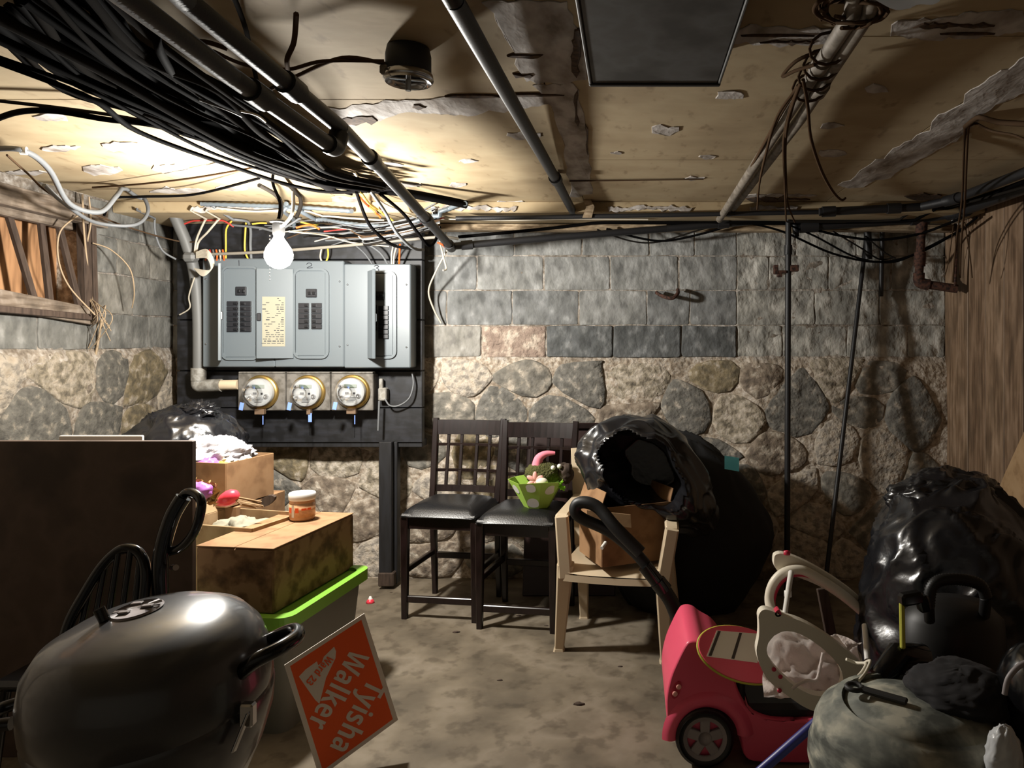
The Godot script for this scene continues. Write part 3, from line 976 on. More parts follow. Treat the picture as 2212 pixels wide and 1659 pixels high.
		box(st, Vector3(wd - 0.005, 0, 0.005), Vector3(0.01, hy, 0.014), 0.002, Transform3D(Basis(dir, Vector3.UP, nrm), hinge))
		var door := part(t, "door", st, M.panel_grey)
		st = ms()
		box(st, Vector3(wd - 0.015, -0.02, 0.0), Vector3(0.022, 0.045, 0.022), 0.004, Transform3D(Basis(dir, Vector3.UP, nrm), hinge))
		part(door, "latch", st, M.chrome if k != 1 else M.breaker)
		if k == 1:
			st = ms(false)
			var z := -0.0042
			var c := Vector3(wd * 0.53, -0.045, z)
			box(st, c, Vector3(0.118, 0.275, 0.0008), 0.0, Transform3D(Basis(dir, Vector3.UP, nrm), hinge))
			var paper := part(door, "printed_label", st, M.paper, "cream paper label with small print")
			st = ms(false)
			for r in 22:
				var x := -0.052
				while x < 0.04:
					var l := rng.randf_range(0.008, 0.024)
					if rng.randf() < 0.72 and not (r < 9 and absf(x) < 0.02):
						box(st, c + Vector3(x + l / 2, 0.128 - r * 0.0118, -0.0006), Vector3(l, 0.0032 if r % 5 else 0.0052, 0.0004), 0.0, Transform3D(Basis(dir, Vector3.UP, nrm), hinge))
					x += l + 0.006
			part(paper, "print", st, M.ink, "", "stuff")
	# meter bank
	d = 4.16
	var xs := [513, 617, 714, 807]
	var names := ["left electric meter with round glass dial and blue tag", "middle electric meter with a blue tag hanging below its dial", "right electric meter with glass dial nearest the loose wire"]
	var bank := thing("meter_socket", "long grey three-gang meter box below the breaker panels", "meter box", at(660, 888, d + 0.05))
	for k in 3:
		part(bank, "socket_box", pbox(xs[k] + 1, 806 + k * 0.5, xs[k + 1] - 1, 887, d, 0.085, 0.004), M.meter_grey)
		var l := part(bank, "cover_lip", pbox(xs[k] + 2, 803, xs[k + 1] - 2, 807, d - 0.006, 0.05, 0.002), M.meter_grey)
		var c := at([566, 667, 763][k], [847, 847, 846][k], d)
		var t := thing("electric_meter", names[k], "electric meter", c - Vector3(0, 0.09, 0), "electric meters in the meter box")
		var xf := Transform3D(Basis(Vector3.RIGHT, PI / 2), c)
		var st := ms()
		lathe(st, [[0.07, 0.0], [0.096, 0.0], [0.097, 0.012], [0.09, 0.022], [0.08, 0.022], [0.078, 0.01]], 36, xf)
		part(t, "brass_ring", st, M.brass, "brass sealing ring")
		st = ms()
		lathe(st, [[0.0, 0.04], [0.076, 0.04], [0.076, 0.04], [0.078, 0.03], [0.078, 0.005]], 32, xf)
		var face := part(t, "dial_face", st, M.meter_face)
		st = pbox_at(c + Vector3(0, 0.034, 0.043), Vector3(0.07, 0.02, 0.004))
		part(face, "display", st, M.lcd)
		st = ms()
		for e in [[-0.06, 0.034, 0.014, 0.012], [-0.02, -0.005, 0.02, 0.012], [0.02, -0.006, 0.012, 0.01]]:
			box(st, c + Vector3(e[0], e[1], 0.0425), Vector3(e[2], e[3], 0.002), 0.0)
		for r in 4:
			box(st, c + Vector3(-0.002, -0.03 - r * 0.008, 0.0412), Vector3(0.07 - r * 0.01, 0.0025, 0.001), 0.0)
		part(face, "markings", st, M.ink)
		for e in [[-0.045, -0.03], [0.045, -0.02]]:
			st = ms()
			lathe(st, [[0.0, 0.054], [0.01, 0.054], [0.013, 0.046], [0.013, 0.04]], 14, Transform3D(xf.basis, c + Vector3(e[0], e[1], 0)))
			part(face, "screw_post", st, M.chrome)
		st = ms()
		lathe(st, [[0.0, 0.098], [0.05, 0.096], [0.07, 0.086], [0.079, 0.066], [0.081, 0.02]], 36, xf)
		part(t, "glass_cover", st, M.glass)
		st = pbox_at(c + Vector3(0.0 if k != 1 else 0.012, -0.108, 0.02), Vector3(0.052 if k != 1 else 0.022, 0.03, 0.03))
		part(t, "seal_clip", st, M.brown_hasp)
		st = ms()
		box(st, Vector3.ZERO, Vector3(0.022, 0.042, 0.003), 0.001, Transform3D(Basis(Vector3.BACK, -0.2), c + Vector3(-0.062, -0.072, 0.102)))
		part(t, "seal_tag", st, M.tag_blue, "small pale blue tag")
		st = ms()
		var ty: float = -0.155 if k != 1 else -0.14
		box(st, c + Vector3(0.02, ty, 0.03), Vector3(0.005 if k != 1 else 0.02, 0.05, 0.003), 0.001)
		part(t, "seal_tag", st, M.tag_blue, "small pale blue tag")
		st = ms()
		tube(st, [c + Vector3(0.02, ty + 0.05, 0.028), c + Vector3(0.019, ty - 0.1, 0.03)], 0.0014, 5)
		part(t, "seal_wire", st, M.wire_black)
	# white elbow and grey riser left of the boxes
	var rs := thing("conduit_riser", "thick grey conduit curving down left of breaker panel one into a white elbow", "conduit", at(432, 840, 4.2))
	var s2 := ms()
	tube(s2, curve(pts([[372, 455, 4.05], [388, 490, 4.1], [404, 530, 4.14], [420, 590, 4.17], [428, 680, 4.18], [429, 810, 4.18]])), 0.03, 14)
	part(rs, "riser_pipe", s2, M.grey_pvc)
	s2 = ms()
	tube(s2, pts([[429, 795, 4.18], [429, 822, 4.18]]), 0.04, 16)
	tube(s2, curve(pts([[429, 815, 4.18], [429, 832, 4.18], [445, 833, 4.18], [478, 832, 4.18]])), 0.036, 16)
	part(rs, "elbow", s2, M.pvc, "white elbow fitting")
	s2 = ms()
	tube(s2, pts([[474, 832, 4.18], [515, 831, 4.18]]), 0.028, 14)
	part(rs, "nipple", s2, M.beige)
	s2 = ms()
	box(s2, at(412, 556, 4.08), Vector3(0.07, 0.05, 0.07), 0.015, Transform3D())
	part(rs, "clamp", s2, M.grey_pvc)
	var gc := thing("ground_clamp", "small white grounding block with hanging wire right of the meters", "clamp", at(824, 905, 4.2))
	part(gc, "block_body", pbox(816, 838, 834, 866, 4.19, 0.05, 0.006), M.pvc)
	part(gc, "hook", pbox(818, 818, 826, 842, 4.2, 0.03, 0.004), M.pvc)
	s2 = ms()
	tube(s2, curve(pts([[832, 862, 4.19], [842, 876, 4.19], [862, 876, 4.2], [884, 860, 4.2], [893, 830, 4.21], [890, 805, 4.22]])), 0.005, 6)
	tube(s2, pts([[819, 866, 4.17], [817, 930, 4.17]]), 0.006, 6)
	part(gc, "ground_wire", s2, M.wire_grey)

func rounded(x0: float, y0: float, x1: float, y1: float, r: float) -> PackedVector2Array:
	var q := PackedVector2Array()
	for e in [[x1 - r, y0 + r, -90], [x1 - r, y1 - r, 0], [x0 + r, y1 - r, 90], [x0 + r, y0 + r, 180]]:
		for k in 6:
			var a := deg_to_rad(e[2] + k * 18.0)
			q.append(Vector2(e[0] + cos(a) * r, e[1] + sin(a) * r))
	return q

func pbox_at(c: Vector3, s: Vector3, bev := 0.002) -> SurfaceTool:
	var st := ms()
	box(st, c, s, bev)
	return st

# ------------------------------------------------------------------ pipes, duct, ceiling lamp holder
func collar(st: SurfaceTool, p: Vector3, dir: Vector3, r: float, l: float) -> void:
	tube(st, [p - dir.normalized() * l * 0.5, p + dir.normalized() * l * 0.5], r, 14)

func pipe(called: String, label: String, a: Array, r: float, m: Material, collars: Array, elbows := [], cat := "pipe", group := "") -> void:
	var p := pts(a)
	var low: Vector3 = p[0]
	for e in p:
		if e.y < low.y: low = e
	var t := thing(called, label, cat, low, group)
	for i in p.size() - 1:
		var st := ms()
		tube(st, [p[i], p[i + 1]], r, 16)
		part(t, "pipe_length", st, m)
	for c in collars:
		var q := at(c[0], c[1], c[2])
		var i := 0
		var best := 1e9
		for k in p.size() - 1:
			var cl := Geometry3D.get_closest_point_to_segment(q, p[k], p[k + 1])
			if cl.distance_to(q) < best:
				best = cl.distance_to(q)
				i = k
		var on := Geometry3D.get_closest_point_to_segment(q, p[i], p[i + 1])
		var st := ms()
		collar(st, on, p[i + 1] - p[i], r * 1.32, r * 3.2)
		part(t, "coupling", st, m)
	for k in elbows:
		var st := ms()
		var v: Vector3 = p[k]
		var a2: Vector3 = v + (p[k - 1] - v).normalized() * r * 2.4 if k > 0 else v
		var b2: Vector3 = v + (p[k + 1] - v).normalized() * r * 2.4 if k < p.size() - 1 else v
		if a2 == v: a2 = v - (b2 - v)
		if b2 == v: b2 = v - (a2 - v)
		tube(st, curve([a2, v.lerp((a2 + b2) * 0.5, 0.25), b2], 6), r * 1.3, 14)
		part(t, "elbow", st, m)

func pipes() -> void:
	pipe("ceiling_pipe", "black iron pipe running along the ceiling right of the old lamp holder", [[940, -70, 1.38], [980, 0, 1.47], [1200, 386, 3.2], [1240, 462, 4.0], [1262, 432, 4.06]], 0.021, M.black_iron, [[1198, 382, 3.2]], [3])
	pipe("ceiling_pipe", "long black iron pipe crossing the ceiling from upper left down to the wall", [[340, -60, 1.25], [400, 0, 1.35], [735, 275, 2.03], [820, 362, 2.52], [905, 455, 3.08], [972, 531, 3.9]], 0.021, M.black_iron, [[640, 196, 1.75], [800, 340, 2.4], [925, 476, 3.25]], [5])
	pipe("ceiling_pipe", "black iron branch pipe ending in an elbow under the long ceiling pipe", [[140, -110, 1.04], [240, -30, 1.15], [500, 165, 1.52], [725, 322, 2.01], [735, 280, 2.03]], 0.02, M.black_iron, [[560, 205, 1.62]], [3])
	pipe("wall_pipe", "black pipe running right from the long ceiling pipe along the wall top", [[978, 532, 3.92], [1200, 513, 4.02], [1440, 494, 4.12], [1730, 470, 4.18]], 0.019, M.black_iron, [[1010, 530, 4.06], [1560, 484, 4.17]], [])
	pipe("wall_pipe", "thick black pipe along the top of the wall into the right corner", [[1732, 488, 4.16], [1990, 470, 4.14], [2075, 456, 3.95], [2230, 398, 3.2]], 0.031, M.black_iron, [[1745, 489, 4.18], [1985, 470, 4.15]], [2])
	pipe("wall_pipe", "upper black pipe beneath the ceiling edge in the right corner", [[1770, 458, 3.79], [1990, 447, 3.77], [2060, 431, 3.6], [2230, 366, 2.95]], 0.021, M.black_iron, [[1790, 457, 3.79], [1930, 450, 3.78]], [2])
	pipe("wall_pipe", "thin black pipe just under the header left of the ceiling conduits", [[985, 472, 3.84], [1240, 468, 3.84], [1570, 462, 3.84], [1780, 458, 3.84]], 0.012, M.black_iron, [])
	pipe("drain_pipe", "rusty pipe hanging down the right corner with an elbow toward the boards", [[1993, 452, 4.14], [1984, 612, 4.14], [2068, 624, 4.1]], 0.024, M.rust, [[1990, 490, 4.14], [1986, 560, 4.14]], [1])
	pipe("standing_pole", "dark vertical pole from floor to ceiling left of the leaning pole", [[1703, 474, 4.12], [1700, 1284, 4.12]], 0.0165, M.black_iron, [[1703, 540, 4.12]], [], "pole")
	pipe("leaning_pole", "thin black pole leaning against the wall beside the vertical pole", [[1872, 508, 4.34], [1778, 1300, 4.0]], 0.0125, M.black_iron, [], [], "pole")
	pipe("stub_pipe", "short black pipe end hanging beside the vertical pole top", [[1716, 470, 4.2], [1720, 512, 4.2]], 0.018, M.black_iron, [])
	pipe("stub_pipe", "dark pipe stub hanging above the leaning pole, left of the second stub", [[1874, 500, 4.3], [1876, 560, 4.3]], 0.022, M.black_iron, [])
	pipe("stub_pipe", "dark pipe stub hanging left of the rusty drain pipe", [[1906, 495, 4.3], [1903, 640, 4.35]], 0.014, M.black_iron, [])
	var st := ms()
	for e in [[1672, 572, 1682, 592], [1682, 584, 1700, 590], [1708, 572, 1726, 586], [1680, 590, 1690, 598]]:
		pbox(e[0], e[1], e[2], e[3], 4.1, 0.03, 0.003, st)
	solo("pipe_clamp", st, M.rust, "dark rusty clamp bolted on the vertical pole", "clamp")
	# the two pale conduits that run to the wall
	pipe("ceiling_conduit", "left of two pale grey conduits running along the ceiling to the wall", [[1850, -40, 1.37], [1842, 30, 1.5], [1700, 250, 2.27], [1554, 474, 4.0]], 0.018, M.galv, [[1800, 95, 1.8]], [], "conduit")
	pipe("ceiling_conduit", "right of two pale grey conduits running along the ceiling to the wall", [[1895, -40, 1.36], [1880, 20, 1.48], [1730, 255, 2.3], [1575, 462, 4.0]], 0.018, M.galv, [[1782, 172, 2.0]], [], "conduit")
	# duct
	var du := thing("air_duct", "flat dark grey metal duct hung under the ceiling at top centre", "duct", at(1420, 182, 1.89))
	st = ms()
	var w0 := at(1278, 180, 1.89)
	var w1 := at(1551, 186, 1.89)
	box(st, Vector3((w0.x + w1.x) / 2, (w0.y + 2.135) / 2, (w0.z + 0.6) / 2 ), Vector3(w1.x - w0.x, 2.135 - w0.y, 0.6 - w0.z), 0.004)
	part(du, "duct_body", st, M.duct)
	st = ms()
	box(st, Vector3((w0.x + w1.x) / 2, w0.y + 0.01, w0.z - 0.006), Vector3(w1.x - w0.x + 0.014, 0.03, 0.016), 0.003)
	part(du, "end_flange", st, M.duct_edge)
	for x in [w0.x - 0.003, w1.x + 0.003]:
		st = ms()
		box(st, Vector3(x, w0.y + 0.004, (w0.z + 0.6) / 2), Vector3(0.007, 0.014, 0.6 - w0.z), 0.002)
		part(du, "side_seam", st, M.duct)
	# old lamp holder
	var c := at(882, 112, 1.86)
	c.y = CEIL
	var lh := thing("lamp_holder", "old black round lamp holder with metal rim fixed to the ceiling", "light fixture", c - Vector3(0, 0.1, 0))
	var xf := Transform3D(Basis(), c)
	st = ms()
	lathe(st, [[0.0, -0.001], [0.052, -0.001], [0.052, -0.001], [0.056, -0.02], [0.056, -0.062], [0.05, -0.068], [0.0, -0.068]], 24, xf)
	part(lh, "body", st, M.socket_black)
	st = ms()
	lathe(st, [[0.05, -0.062], [0.06, -0.066], [0.062, -0.08], [0.056, -0.088], [0.046, -0.084], [0.044, -0.07]], 28, xf)
	part(lh, "rim", st, M.chrome, "shiny metal rim")
	for a in [0.3, 0.3 + PI / 2]:
		st = ms()
		box(st, Vector3(0, -0.078, 0), Vector3(0.096, 0.007, 0.012), 0.002, Transform3D(Basis(Vector3.UP, a), c))
		part(lh, "cross_bar", st, M.chrome)
	st = ms()
	tube(st, [c + Vector3(0, -0.07, 0), c + Vector3(0, -0.108, 0)], 0.007, 10)
	part(lh, "stem", st, M.porcelain)
	st = ms()
	box(st, c + Vector3(-0.048, -0.066, 0.03), Vector3(0.025, 0.022, 0.015), 0.003)
	part(lh, "lug", st, M.galv)
	# plastic sheet poking in at the top
	st = ms()
	sheet(st, 20, 10, func(u: float, v: float) -> Vector3:
		var p := at(lerpf(1880, 2030, u), lerpf(-70, 28 - absf(u - 0.55) * 70, v), 1.25)
		p.y = minf(p.y + 0.012 * n3(p, 14.0), CEIL - 0.01)
		return p + Vector3(0, 0, 0.03 * n3(p, 9.0)), Vector3.BACK)
	solo("plastic_sheet", st, M.poly_sheet, "scrap of pale plastic sheet hanging from the ceiling at top right", "plastic")
	# broken bit of timber at the pipe end
	st = ms()
	prism(st, PackedVector2Array([Vector2(1258, 426), Vector2(1272, 424), Vector2(1284, 446), Vector2(1278, 470), Vector2(1258, 470), Vector2(1266, 448)]), upright(3.82), 0.04, 0.004)
	solo("wood_chunk", st, M.beam, "splintered piece of pale wood beside the ceiling pipe end", "wood")

# ------------------------------------------------------------------ cables
func wire(called: String, label: String, m: String, r: float, a: Array, group := "", sides := 6, ribs := 0.0) -> MeshInstance3D:
	var st := ms()
	var per := 7 if ribs == 0.0 else 16
	var line := []
	for p in curve(pts(a), per):
		# keep clear of the ceiling and of the header
		var q: Vector3 = p
		var top := (CEIL if q.z > -3.84 else 2.08) - r - 0.003
		if q.z < -3.84 and q.y > 2.08 and q.y < 2.2 and q.z > -4.02:
			q.z = -3.86 + r
			top = CEIL - r
		q.y = minf(q.y, top)
		line.append(q)
	tube(st, line, r, sides, -1.0, false, ribs)
	return solo(called, st, M[m], label, "cable", group)

func cables() -> void:
	# the sagging bundle at upper left
	var path := [[[-60, 50], [190, -60]], [[150, 190], [330, 95]], [[330, 262], [470, 195]], [[500, 332], [590, 278]], [[610, 372], [672, 340]], [[690, 396], [725, 374]], [[790, 412], [850, 404]]]
	for k in 34:
		var u := k / 33.0
		var a := []
		var drop := rng.randf_range(0.03, 0.13)
		var ju := u
		for i in path.size():
			ju = clampf(u + rng.randf_range(-0.13, 0.13), -0.05, 1.05)
			var q: Array = path[i]
			a.append([lerpf(q[0][0], q[1][0], ju), lerpf(q[0][1], q[1][1], ju), -(drop + rng.randf_range(-0.012, 0.012)) * (1.0 if i < 5 else 0.7)])
		wire("bundle_cable", "dusty cable in the thick bundle sagging under the ceiling at upper left", ["wire_black", "wire_dust", "wire_black", "wire_black"][k % 4], rng.randf_range(0.005, 0.013), a, "cables in the thick ceiling bundle")
	# dark sleeve that wraps the bundle before the panels
	for q in [[[[395, 215], [520, 288], [640, 352], [712, 392]], 0.042, "dusty dark sleeve around the ceiling cable bundle, wider of two"], [[[100, 60], [260, 145], [420, 232], [560, 305]], 0.036, "dusty dark sleeve on the ceiling cable bundle, nearer the lens"]]:
		var a := []
		for p in q[0]:
			a.append([p[0], p[1], -0.06])
		wire("cable_sleeve", q[2], "wire_black", q[1], a, "", 12)
	wire("main_feed", "thick black feed cable leaving the bundle and running right to the grey flexible conduit", "wire_black", 0.02, [[690, 385, -0.05], [760, 402, -0.05], [870, 416, -0.05], [960, 432, -0.06], [1008, 442, -0.07]], "", 10)
	for q in [
		["wire_black", 0.008, [[-20, 128, -0.12], [200, 215, -0.13], [300, 285, -0.12], [480, 352, -0.1], [620, 398, -0.08], [720, 415, -0.07], [850, 408, -0.06]], "lower of two long black cables sweeping below the bundle"],
		["wire_black", 0.006, [[-20, 118, -0.11], [180, 190, -0.11], [300, 250, -0.1], [470, 335, -0.09], [640, 388, -0.07], [760, 420, -0.06]], "upper of two long black cables sweeping below the bundle"],
		["wire_black", 0.0085, [[-20, 262, -0.08], [40, 242, -0.09], [120, 240, -0.1], [230, 258, -0.1], [330, 270, -0.08], [420, 296, -0.06], [540, 335, -0.05]], "thick black cable humping across the ceiling at far left"],
		["wire_dust", 0.006, [[-20, 216, -0.02], [120, 232, -0.03], [250, 250, -0.04], [380, 275, -0.05]], "thin dusty cable lying on the ceiling at far left"],
		["wire_dust", 0.007, [[60, -20, -0.1], [165, 58, -0.1], [300, 145, -0.09], [430, 225, -0.09]], "brown dusty cable at the top left above the bundle"],
		["wire_black", 0.011, [[150, -40, -0.08], [260, 70, -0.09], [340, 122, -0.09], [450, 172, -0.1], [560, 235, -0.1]], "thick black cable looping above the bundle at the top left"],
		["wire_black", 0.009, [[250, -30, -0.1], [330, 50, -0.11], [345, 110, -0.13], [385, 180, -0.1]], "black cable hanging down across the branch pipe"],
		["wire_grey", 0.004, [[430, 215, -0.12], [520, 250, -0.12], [590, 300, -0.11], [640, 360, -0.1], [720, 404, -0.08]], "thin grey wire lying over the bundle"],
		["wire_white", 0.0035, [[520, 240, -0.13], [560, 252, -0.12], [600, 290, -0.1], [650, 330, -0.08]], "thin white wire twisting over the bundle"],
		["wire_brown", 0.005, [[460, 110, -0.06], [530, 140, -0.07], [620, 150, -0.07], [700, 132, -0.06], [830, 132, -0.05]], "brown wire strung from the long pipe to the lamp holder"],
		["wire_brown", 0.005, [[570, 200, -0.08], [640, 165, -0.06], [740, 125, -0.05], [832, 138, -0.05]], "second brown wire strung to the lamp holder"],
		["wire_brown", 0.006, [[640, 30, -0.02], [635, 90, -0.04], [620, 130, -0.07], [625, 165, -0.07]], "dark wire dangling from the ceiling left of the lamp holder"],
		["wire_dust", 0.006, [[500, -20, -0.02], [530, 60, -0.03], [545, 130, -0.04], [560, 200, -0.07]], "dusty wire hanging between the two long pipes"],
		["wire_brown", 0.006, [[415, 90, -0.07], [450, 92, -0.08], [490, 105, -0.09]], "dark scrap of wire caught on the long pipe"]]:
		wire("ceiling_cable", q[3], q[0], q[1], q[2])
	# toward the left wall
	for q in [
		["wire_grey", 0.011, [[-20, 322, -0.05], [50, 325, -0.05], [105, 365, -0.07], [150, 440, 3.1], [215, 458, 3.25], [250, 425, 3.35], [262, 408, -0.03]], "grey conduit curving down the left wall from the white coupling"],
		["wire_grey", 0.009, [[95, 400, 3.0], [140, 440, 3.15], [205, 480, 3.45], [290, 486, 3.6], [320, 455, 3.7], [300, 412, 3.72], [262, 408, -0.03]], "grey cable looping in front of the left block wall"],
		["wire_black", 0.006, [[225, 465, 3.6], [245, 430, 3.5], [300, 425, 3.5], [420, 420, -0.05], [560, 385, -0.05]], "thin black cable running from the left corner back to the bundle"],
		["wire_brown", 0.0045, [[200, 405, -0.02], [300, 398, -0.03], [420, 384, -0.04], [560, 360, -0.05]], "thin brown wire strung along the ceiling above the left corner"],
		["wire_brown", 0.004, [[15, 335, -0.05], [60, 375, 2.95], [120, 425, 3.1], [260, 485, 3.7], [380, 520, 4.1], [430, 522, 4.1]], "thin tan wire slanting across the left wall to the clamp"],
		["wire_tan", 0.005, [[178, 420, 3.62], [180, 480, 3.62], [185, 540, 3.66], [188, 580, 3.68], [180, 640, 3.7], [165, 690, 3.72]], "pale old wire hanging down the window jamb, thicker"],
		["wire_tan", 0.004, [[192, 425, 3.64], [196, 480, 3.66], [188, 530, 3.68], [190, 600, 3.7], [200, 650, 3.72]], "pale old wire hanging beside the window jamb, thinner"],
		["wire_tan", 0.004, [[168, 466, 3.55], [130, 500, 3.5], [126, 560, 3.5], [150, 620, 3.55], [205, 680, 3.65]], "tan wire bowing out in front of the boarded window"],
		["wire_tan", 0.0035, [[200, 525, 3.7], [240, 540, 3.75], [280, 580, 3.8], [290, 630, 3.85], [285, 665, 3.9]], "tan wire arching over the left block wall"],
		["wire_tan", 0.006, [[220, 690, 3.76], [208, 760, 3.76], [195, 830, 3.72], [188, 940, 3.7]], "old braided wire hanging down the stones of the left wall"],
		["wire_grey", 0.006, [[335, 460, 4.0], [335, 500, 4.02], [350, 540, 4.05], [380, 560, 4.1]], "dark grey wire hanging at the corner left of the board"]]:
		wire("wall_wire", q[3], q[0], q[1], q[2])
	for k in 9:
		var x := 190.0 + k * 4
		wire("frayed_wire", "frayed tan wire ends tangled at the window corner", "wire_tan", 0.0022, [[x, 640 + k * 3, 3.7], [x + rng.randf_range(-12, 30), 680 + rng.randf_range(-15, 15), 3.66], [205 + rng.randf_range(-20, 38), 720 + rng.randf_range(-30, 60), 3.7]], "frayed wire ends at the window corner", 5)
	var st := ms()
	tube(st, pts([[44, 325, -0.05], [58, 326, -0.05]]), 0.015, 10)
	solo("coupling", st, M.white_plastic, "small white coupling on the grey conduit at the far left", "coupling")
	# wires that drop into the panels
	for q in [
		["wire_yellow", 0.005, [[500, 478, 4.1], [489, 495, 4.13], [488, 530, 4.16], [488, 562, 4.19]], "yellow wire dropping into panel one, on the left"],
		["wire_yellow", 0.005, [[532, 478, 4.12], [530, 500, 4.14], [529, 540, 4.16], [536, 560, 4.19]], "yellow wire dropping into panel one, on the right"],
		["wire_grey", 0.008, [[480, 455, 4.0], [520, 462, 4.05], [540, 490, 4.12], [541, 530, 4.17], [543, 562, 4.19]], "grey flexible cable curving down into panel one"],
		["wire_white", 0.006, [[482, 462, 4.0], [450, 500, 4.05], [428, 525, 4.1], [424, 560, 4.1]], "white cable slanting down to the riser clamp, right strand"],
		["wire_white", 0.006, [[452, 458, 4.0], [436, 490, 4.05], [424, 520, 4.1], [420, 555, 4.1]], "white cable slanting down to the riser clamp, left strand"],
		["wire_red", 0.005, [[398, 484, 4.1], [440, 470, 4.08], [480, 476, 4.08], [505, 490, 4.1]], "red wire looping above panel one"],
		["wire_grey", 0.007, [[500, 486, 4.1], [560, 492, 4.05], [600, 498, 4.0], [650, 470, 4.0]], "grey cable crossing above the light bulb"],
		["wire_white", 0.005, [[490, 456, 3.95], [560, 460, 3.9], [640, 458, 3.92], [740, 470, 3.95], [830, 476, 4.0]], "long white wire running along the header face"],
		["wire_white", 0.004, [[625, 500, 3.4], [700, 508, 3.8], [760, 524, 4.0], [840, 532, 4.1]], "white wire running right from behind the bulb socket"],
		["wire_white", 0.005, [[695, 535, 4.14], [692, 555, 4.17], [696, 566, 4.19]], "white wire dropping into panel two"],
		["wire_yellow", 0.005, [[708, 535, 4.14], [709, 552, 4.17], [704, 566, 4.19]], "yellow wire dropping into panel two"],
		["wire_grey", 0.005, [[768, 530, 4.1], [788, 548, 4.15], [805, 572, 4.19]], "grey wire dropping into panel three, on the left"],
		["wire_grey", 0.006, [[782, 520, 4.1], [820, 545, 4.15], [838, 572, 4.19]], "grey wire dropping into panel three, in the middle"],
		["wire_white", 0.005, [[858, 530, 4.1], [852, 550, 4.16], [850, 574, 4.2]], "white wire dropping into panel three, on the right"],
		["wire_white", 0.005, [[850, 528, 4.12], [846, 552, 4.17], [846, 574, 4.2]], "second white wire dropping into panel three"],
		["wire_orange", 0.006, [[864, 528, 4.1], [863, 552, 4.15], [862, 574, 4.2]], "orange wire dropping into panel three"],
		["wire_orange", 0.006, [[640, 492, 4.0], [670, 486, 4.0], [690, 495, 4.0]], "short orange wire looped above panel two"],
		["wire_orange", 0.006, [[772, 420, -0.08], [790, 440, 3.8], [808, 455, 3.85], [822, 470, 3.9]], "orange wire coming down from the bundle end"],
		["wire_yellow", 0.005, [[780, 415, -0.07], [800, 442, 3.75], [830, 462, 3.9], [850, 478, 3.95]], "yellow wire coming down from the bundle end"],
		["wire_yellow", 0.005, [[650, 480, 4.02], [690, 488, 4.02], [730, 492, 4.02]], "short yellow wire lying along the top of the board"],
		["wire_yellow", 0.005, [[545, 484, 4.12], [560, 482, 4.12], [576, 482, 4.12]], "short yellow wire end above panel one"],
		["wire_red", 0.004, [[700, 500, 4.0], [800, 490, 4.0], [900, 484, 4.0], [960, 470, 4.0]], "thin red wire running right above panel three"],
		["wire_white", 0.005, [[765, 372, -0.09], [790, 405, 3.4], [830, 440, 3.7], [900, 470, 3.9]], "white cable slanting from the bundle to the header"],
		["wire_putty", 0.009, [[425, 550, 4.08], [560, 545, 4.06], [720, 533, 4.02], [860, 520, 3.98], [950, 512, 3.96], [990, 516, 4.0]], "long tan cable strung across the front of the board"],
		["wire_black", 0.008, [[770, 415, -0.08], [790, 470, 3.5], [810, 500, 3.6], [850, 530, 3.75], [900, 538, 3.8]], "black cable loop hanging from the bundle end, leftmost"],
		["wire_grey", 0.008, [[800, 412, -0.08], [830, 455, 3.5], [855, 500, 3.6], [890, 535, 3.75], [915, 540, 3.85]], "grey and black cable loop hanging from the bundle end, middle"],
		["wire_black", 0.008, [[820, 418, -0.07], [870, 460, 3.5], [900, 500, 3.6], [925, 530, 3.7], [940, 520, 3.9], [950, 490, 4.0]], "black cable loop hanging from the bundle end, rightmost"],
		["wire_white", 0.0055, [[950, 520, 4.08], [958, 555, 4.1], [964, 580, 4.1], [957, 584, 4.08]], "short pale wire end hanging at the pipe corner"],
		["wire_white", 0.0055, [[966, 540, 4.12], [940, 590, 4.2], [926, 630, 4.28], [938, 670, 4.33], [953, 698, 4.35]], "pale wire hanging down the blocks right of the board"],
		["wire_white", 0.004, [[420, 600, 4.1], [408, 640, 4.15], [410, 665, 4.18], [388, 680, 4.2]], "pale wire curling down the board left edge"],
		["wire_orange", 0.006, [[945, 524, 4.05], [955, 528, 4.05], [962, 534, 4.06]], "orange wire nut at the pipe corner"]]:
		wire("panel_wire", q[3], q[0], q[1], q[2])
	for k in 7:
		wire("looped_wire", "cream wire loop bunched at the riser clamp", "wire_white", 0.0035, [[424, 545 + k * 2, 4.05], [448, 540 + k * 3, 4.02], [462 - k, 570 + k * 2, 4.02], [440, 596 - k * 2, 4.03], [420, 580, 4.06]], "cream wires bunched at the riser clamp", 5)
	for k in 6:
		wire("spliced_wire", "short coloured wire end sticking out above panel one", ["wire_orange", "wire_red", "wire_grey", "wire_orange", "wire_white", "wire_orange"][k], 0.005, [[446 + k * 7, 540, 4.12], [448 + k * 7, 552, 4.1], [444 + k * 8, 562, 4.13]], "spliced wire ends above panel one", 5)
	wire("flexible_conduit", "grey ribbed flexible conduit sweeping above the panels to the right", "armor", 0.0135, [[660, 455, 4.0], [690, 472, 4.0], [760, 484, 3.98], [850, 488, 3.95], [930, 468, 3.9], [985, 444, 3.8], [1004, 440, -0.07]], "", 10, 0.2)
	wire("flexible_conduit", "short grey ribbed conduit along the header above the bulb", "armor", 0.012, [[470, 452, 4.0], [560, 448, 3.9], [640, 448, 3.86], [760, 456, 3.84]], "", 10, 0.2)
	wire("flexible_conduit", "grey conduit dropping behind the bulb socket", "armor", 0.012, [[618, 440, 3.8], [632, 462, 3.95], [636, 500, 4.1]], "", 10, 0.2)
